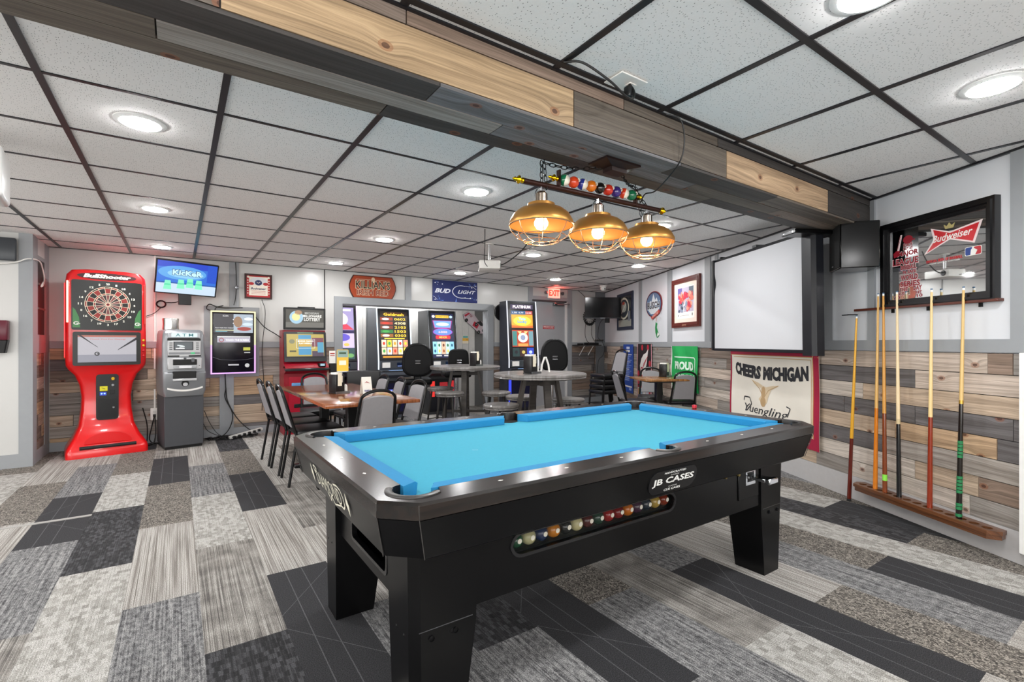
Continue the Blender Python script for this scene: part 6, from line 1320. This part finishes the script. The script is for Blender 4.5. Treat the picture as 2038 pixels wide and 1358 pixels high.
def p_cheer(m, W, H):
    RB = mat('#a3123a', .6); GO = mat('#c8a060', .6); BKK = mat('#22242a', .6); TA = mat('#b99a70', .6); TB = mat('#d8c4a4', .6)
    m.rect(-W, W, H*.90, H, -.0004, RB); m.rect(W*.90, W, -H, H, -.0004, RB); m.rect(-W, W, -H, -H*.90, -.0004, RB); m.rect(-W, -W*.965, -H, H, -.0004, RB); m.rect(-W, W, H*.885, H*.90, -.0004, GO); m.rect(W*.885, W*.90, -H, H, -.0004, GO)
    m.line([(-W*.94, -H*.86), (W*.86, -H*.86), (W*.86, H*.84), (-W*.9, H*.84)], .006, -.0005, GO); m.disc(W*.87, -H*.87, .045, .045, -.001, RB)
    m.text('CHEERS MICHIGAN', -W*.02, H*.56, W*1.66, H*.32, -.001, BKK, fat=.06, arc=-.035)
    m.poly([(-W*.38, H*.30), (-W*.30, H*.20), (-W*.15, H*.12), (-W*.12, -H*.02), (-W*.2, -H*.15), (-W*.12, -H*.26), (-W*.02, -H*.22), (W*.0, -H*.08), (W*.05, H*.1), (W*.22, H*.22), (W*.08, H*.2), (-W*.05, H*.15), (-W*.12, H*.18), (-W*.22, H*.24)], -.001, TB)
    m.disc(-W*.10, -H*.2, .04, .05, -.0012, TA, 14); m.line([(-W*.35, H*.28), (-W*.18, H*.1), (-W*.12, -H*.05)], .008, -.0014, TA); m.line([(W*.2, H*.22), (0, H*.08), (-W*.08, -H*.1)], .008, -.0014, TA); m.disc(-W*.1, H*.02, .03, .06, -.0012, TA, 12)
    m.text('Yuengling', -W*.1, -H*.44, W*1.0, H*.26, -.001, BKK, shear=.3); m.line([(-W*.62, -H*.25), (-W*.6, -H*.15), (-W*.45, -H*.15), (-W*.4, -H*.3), (-W*.55, -H*.5)], .012, -.001, BKK); m.line([(W*.38, -H*.45), (W*.44, -H*.25), (W*.36, -H*.22)], .01, -.001, BKK)
    m.text('TRADITIONAL LAGER', -W*.1, -H*.68, W*.9, H*.08, -.001, BKK)
flag('lager_banner', 'large white lager banner with red border below the projection screen', 1.36, .84, R(2.81, .705, .018), RZ, .016, 7, 11, mat('#e8e2d6', .65, 0, 0, .04, 6), p_cheer)
# projection screen
t = thing('projection_screen', 'large white projection screen with dark edges hanging near the right wall', 'projection screen', R(2.58, 0, .34), RZ)
m = MB(); vs = []
SW0, SW1 = -.69, .685; n_ = 30; SZ0, SZ1 = 1.148, 2.06
for j in range(n_+1):
    for i in range(n_+1):
        x = SW0+(SW1-SW0)*i/n_; z = SZ0+(SZ1-SZ0)*j/n_; d = (x-SW0)/(SW1-SW0); e = (z-SZ0)/(SZ1-SZ0)
        vs.append((x, .014*math.exp(-((e-.75+.62*d)/.07)**2)*(1-d)**.5+.006*math.sin(3*d), z))
m.add(vs, [(j*(n_+1)+i, j*(n_+1)+i+1, (j+1)*(n_+1)+i+1, (j+1)*(n_+1)+i) for j in range(n_) for i in range(n_)], mat('#cdced2', .8, 0, 0, .02, 3), True); m.build('fabric', t)
m = MB(); SD = mat('#1a1b20', .35, spec=.3); m.box(SW0-.045, SW0, -.015, .03, 1.128, 2.085, SD, .004, 1); m.box(SW0, SW1, .008, .028, 2.055, 2.085, SD); m.box(SW0, SW1, -.01, .02, 1.122, 1.15, SD, .003, 1); m.box(SW0, SW1, .02, .024, 1.145, 2.06, SD); m.build('edge_frame', t)
m = MB(); m.loft([[(SW1+dx+x, y_, z) for x, y_ in ((0, -.045), (.10, -.045), (.125, -.02), (.125, .04), (0, .04))] for z, dx in ((1.105, .015), (2.03, .0))], SD, False); m.build('casing', t, 'dark vertical casing')
m = MB(); m.box(SW1+.01, SW1+.17, -.22, .14, 2.025, 2.056, BLACKM, .005, 1)
for x in (.04, .14): m.disc(SW1+x, 2.041, .005, .005, -.2212, CHROME)
m.build('beam_bracket', t)
m = MB(); m.box(-.03, .03, .0, .33, 2.085, 2.11, STEEL, .003, 1); m.build('hanger', t)
m = MB(); m.box(-.60, -.57, .0, .33, 2.085, 2.10, BLACKM, .003, 1); m.build('hanger', t)
# wall speaker
t = thing('wall_speaker', 'black box loudspeaker hung under the beam end on the right wall', 'loudspeaker', R(1.64, 1.905, .16), RZ-.45)
m = MB(); m.box(-.135, .135, -.12, .12, -.165, .165, mat('#09090a', .15, spec=.3), .006, 1); m.build('cabinet', t)
m = MB(); m.box(-.125, .125, -.126, -.12, -.155, .155, mat('#0a0a0b', .85), .003, 1); m.box(-.05, .05-.07, -.1275, -.126, -.135, -.127, STEEL); m.build('grille', t)
m = MB(); m.box(-.03, .03, .10, .13, -.06, .06, BLACKM); m.build('wall_mount', t)
# beer mirror
def mirror_mat():
    s = NT('mirror_glass'); s.b.inputs['Base Color'].default_value = (.82, .84, .85, 1); s.b.inputs['Metallic'].default_value = 1; s.b.inputs['Roughness'].default_value = .02
    n = s.node('TexNoise', i_Scale=2.0); s.link(s.math('MULTIPLY', n.outputs['Fac'], .04), s.b.inputs['Roughness']); return s.m
t = thing('beer_mirror', 'large black-framed mirror with red bow-tie emblem and batter made of words', 'mirror', R(1.165, 1.742, .004), RZ)
m = MB(); FW, FH = .375, .300; FB = mat('#0d0d0f', .25)
for d, a, b in ((.040, 0, .018), (.048, .018, .034), (.030, .034, .052), (.022, .052, .062)):
    o_ = [(-FW+a, -FH+a), (FW-a, -FH+a), (FW-a, FH-a), (-FW+a, FH-a)]; i_ = [(-FW+b, -FH+b), (FW-b, -FH+b), (FW-b, FH-b), (-FW+b, FH-b)]; m.prism(o_, -d, 0, FB, 'xz', [i_])
m.build('frame', t)
m = MB(); m.box(-FW+.06, FW-.06, -.012, -.001, -FH+.06, FH-.06, mirror_mat()); m.build('mirror_glass', t)
m = MB(); y = -.0128; MRN = mat('#8c1626', .4); PKW = mat('#ecd6d6', .5); RB_ = mat('#c41a24', .35)
def words(tx, x, z, w_, h_, c_=MRN): m.text(tx, x, z, w_*1.04, h_*1.16, y, PKW, fat=.05); m.text(tx, x, z, w_, h_, y-.0007, c_, fat=.03)
m.disc(-.185, .165, .035, .028, y-.0008, MRN, 20); m.rect(-.165, -.135, .155, .163, y-.0009, MRN); words('FORCE', -.185, .130, .065, .022); words('OUT AT', -.185, .105, .07, .018)
words('MAJOR', -.185, .070, .15, .040); words('LEAGUE', -.205, .020, .19, .044); words('BASEBALL', -.180, -.022, .115, .032); words('76 SAFE', -.175, -.055, .10, .022); words('WORLD', -.175, -.092, .125, .038); words('SERIES', -.170, -.135, .145, .038)
words('THE', -.215, -.170, .06, .026); words('DAY', -.115, -.170, .06, .030); words('OUT', -.235, -.200, .05, .024); words('HIT', -.105, -.200, .04, .02); words('20', -.265, -.224, .045, .024); words('10', -.10, -.222, .04, .022)
m.poly([(-.29, .055), (-.255, .06), (-.245, .10), (-.275, .10), (-.295, .085)], y-.0004, MRN); m.poly([(-.265, .10), (-.24, .205), (-.228, .205), (-.25, .10)], y-.0004, PKW); m.text('SLUGGER', -.25, .155, .09, .012, y-.001, MRN, rot=1.3)
m.poly([(-.07, .035), (-.005, .125), (-.025, .20), (.10, .155), (.29, .185), (.245, .055), (.10, .105)], y, PKW); m.poly([(-.05, .048), (.01, .125), (-.008, .188), (.10, .145), (.272, .172), (.235, .068), (.10, .115)], y-.0006, RB_)
m.text('Budweiser', .11, .128, .25, .045, y-.0014, WHITE, shear=.35, fat=.015, rot=.03); m.poly([(.07, .175), (.06, .205), (.08, .192), (.095, .212), (.11, .192), (.13, .205), (.12, .175)], y-.0006, mat('#d8c88a', .3, .6))
m.text('OFFICIAL BEER OF BASEBALL', .06, -.012, .23, .018, y-.0006, RB_, fat=.02); m.text('MAJOR LEAGUE PARTNER', .06, -.03, .2, .01, y-.0006, WHITE)
m.poly(rrect(.19, .285, -.018, .035, .010), y-.0006, WHITE); m.poly(rrect(.193, .235, -.015, .032, .009), y-.0012, mat('#1c3c84', .4)); m.poly(rrect(.240, .282, -.015, .032, .009), y-.0012, mat('#b4222c', .4)); m.poly([(.222, -.015), (.25, -.015), (.262, .01), (.248, .02), (.235, .03), (.225, .015)], y-.0018, WHITE)
m.build('printed_emblems', t)
# cue rail above, cue rest below
t = thing('cue_rail', 'narrow reddish wooden rail under the beer mirror that holds the cue tips', 'rail', R(1.275, 1.45, .0), RZ)
CW = wood_mat('rail_wood', .35, False, '#6a2f1c', False, 1.0, coat=.3)
m = MB(); m.M = Matrix.Rotation(.006, 4, 'Y'); m.box(-.50, .50, -.045, 0, -.009, .009, CW, .003, 1); m.M = Matrix.Identity(4)
for p in range(len(m.f)): m.uv[p] = [(m.v[i][0], m.v[i][1]+m.v[i][2]) for i in m.f[p]]
m.build('strip', t)
m = MB()
for x in (-.36, -.2, .06, .38): m.box(x-.008, x+.008, -.012, 0, -.035, -.009, BLACKM)
m.box(-.55, -.47, -.10, -.09, -.035, -.028, BLACKM); m.tube([(-.49, -.02, -.03), (-.5, -.095, -.03)], .004, BLACKM); m.build('bracket', t)
t = thing('cue_rest', 'long low wooden cue rest with round felt-lined holes on the baseboard', 'cue rack', R(1.222, .11, .02), RZ)
CR = wood_mat('rest_wood', .35, False, '#7a4a28', False, 1.0, coat=.3)
m = MB(); holes = []
for k in range(13): holes.append([(-.425+.0708*k+.024*math.cos(2*PI*j/20), -.062+.024*math.sin(2*PI*j/20)) for j in range(20)])
o_ = [(-.475, -.0), (-.495, -.05), (-.46, -.11), (.46, -.11), (.495, -.05), (.475, 0)]
m.prism(o_, .028, .05, CR, 'xy', holes); m.prism([(a*.985, b*.94) for a, b in o_], .0, .028, CR, 'xy')
for p in range(len(m.f)): m.uv[p] = [(m.v[i][0], m.v[i][1]+m.v[i][2]) for i in m.f[p]]
m.build('ledge', t)
m = MB(); FE = mat('#5a8f96', .8)
for k in range(13): m.lathe([(.0001, .0285), (.0235, .0285)], FE, 16, (-.425+.0708*k, -.062, 0))
m.build('felt_pad', t)
def cue(label, ub, zb, ut, zt, shaft, butt, split, offb, offt, extra=None):
    a = Vector(R(ub, zb, offb)); b = Vector(R(ut, zt, offt)); L_ = (b-a).length; d = (b-a).normalized()
    t = thing('pool_cue', label, 'cue', a, 0, 'pool cues on the wall rack')
    q = d.to_track_quat('Z', 'Y').to_matrix().to_4x4()
    rad = lambda s_: .0150-(.0150-.0062)*s_
    def seg(s0, s1, mt, name, n=6, grow=0):
        m = MB(); m.M = q; m.lathe([(.0001, s0*L_)]+[(rad(s0+(s1-s0)*k/n)+grow, (s0+(s1-s0)*k/n)*L_) for k in range(n+1)]+[(.0001, s1*L_)], mt, 16); return m.build(name, t)
    seg(0, .012, mat('#111111', .7), 'bumper'); seg(.012, split, mat(butt, .15, 0, 0, .12, 25, coat=.5), 'butt'); seg(split, .985, mat(shaft, .3, 0, 0, .06, 30), 'shaft'); seg(.985, .995, WHITE, 'ferrule'); seg(.995, 1.0, mat('#4a6a8a', .8), 'tip')
    if extra: extra(seg)
    return t
def pts_(seg, L_=1): pass
cue('yellow-shafted pool cue with dark reddish butt standing on the carpet left of the rack', 1.755, .005, 1.70, 1.41, '#d8a028', '#5c1c12', .34, .10, .085)
cue('pool cue with a glossy amber-orange butt, first cue in the rack from the left', 1.541, .14, 1.549, 1.56, '#d0a45c', '#d07818', .42, .082, .05)
cue('pool cue with brown marbled butt and small green sticker, second cue in the rack', 1.460, .14, 1.507, 1.56, '#c98f3c', '#7a3a18', .40, .082, .05, lambda s: s(.07, .10, mat('#8ae04a', .5), 'sticker', 1, .0006))
cue('pale-shafted pool cue with black butt, third cue in the rack', 1.350, .14, 1.399, 1.56, '#e0c9a0', '#141416', .36, .082, .05, lambda s: s(.36, .385, mat('#c8b48c', .4), 'joint_ring', 1, .0004))
cue('pale-shafted pool cue with reddish-brown butt, fourth cue in the rack', 1.135, .14, 1.152, 1.55, '#e2c68c', '#8a2f16', .42, .082, .05)
cue('pool cue with black butt wrapped in green bands, rightmost in the rack', 0.955, .14, .954, 1.54, '#d2b070', '#1a1410', .50, .082, .05, lambda s: [s(a, a+.012, mat('#1f7a48', .6), 'wrap_band', 1, .001) for a in (.02, .05, .065, .12, .135, .15, .165, .18, .27, .285, .30, .315, .33)]+[s(.50, .515, mat('#c8a04a', .3, .8), 'joint_ring', 1, .0006)])
# white framed board leaning at the picture's right edge
m = MB(); m.box(-.03, .02, -.03, 0, 0, 1.08, mat('#f0f0ee', .3), .003, 1); m.box(.02, .5, -.02, 0, 0, 1.08, mat('#e9ecf0', .3)); m.poly([(.03, .14), (.12, .12), (.12, .16), (.03, .17)], -.0215, mat('#c8322a', .4))
tag(m.build('white_board_panel'), 'white framed poster panel standing against the planks at the right picture edge', 'poster', None, R(.636, .07, .022), RZ)
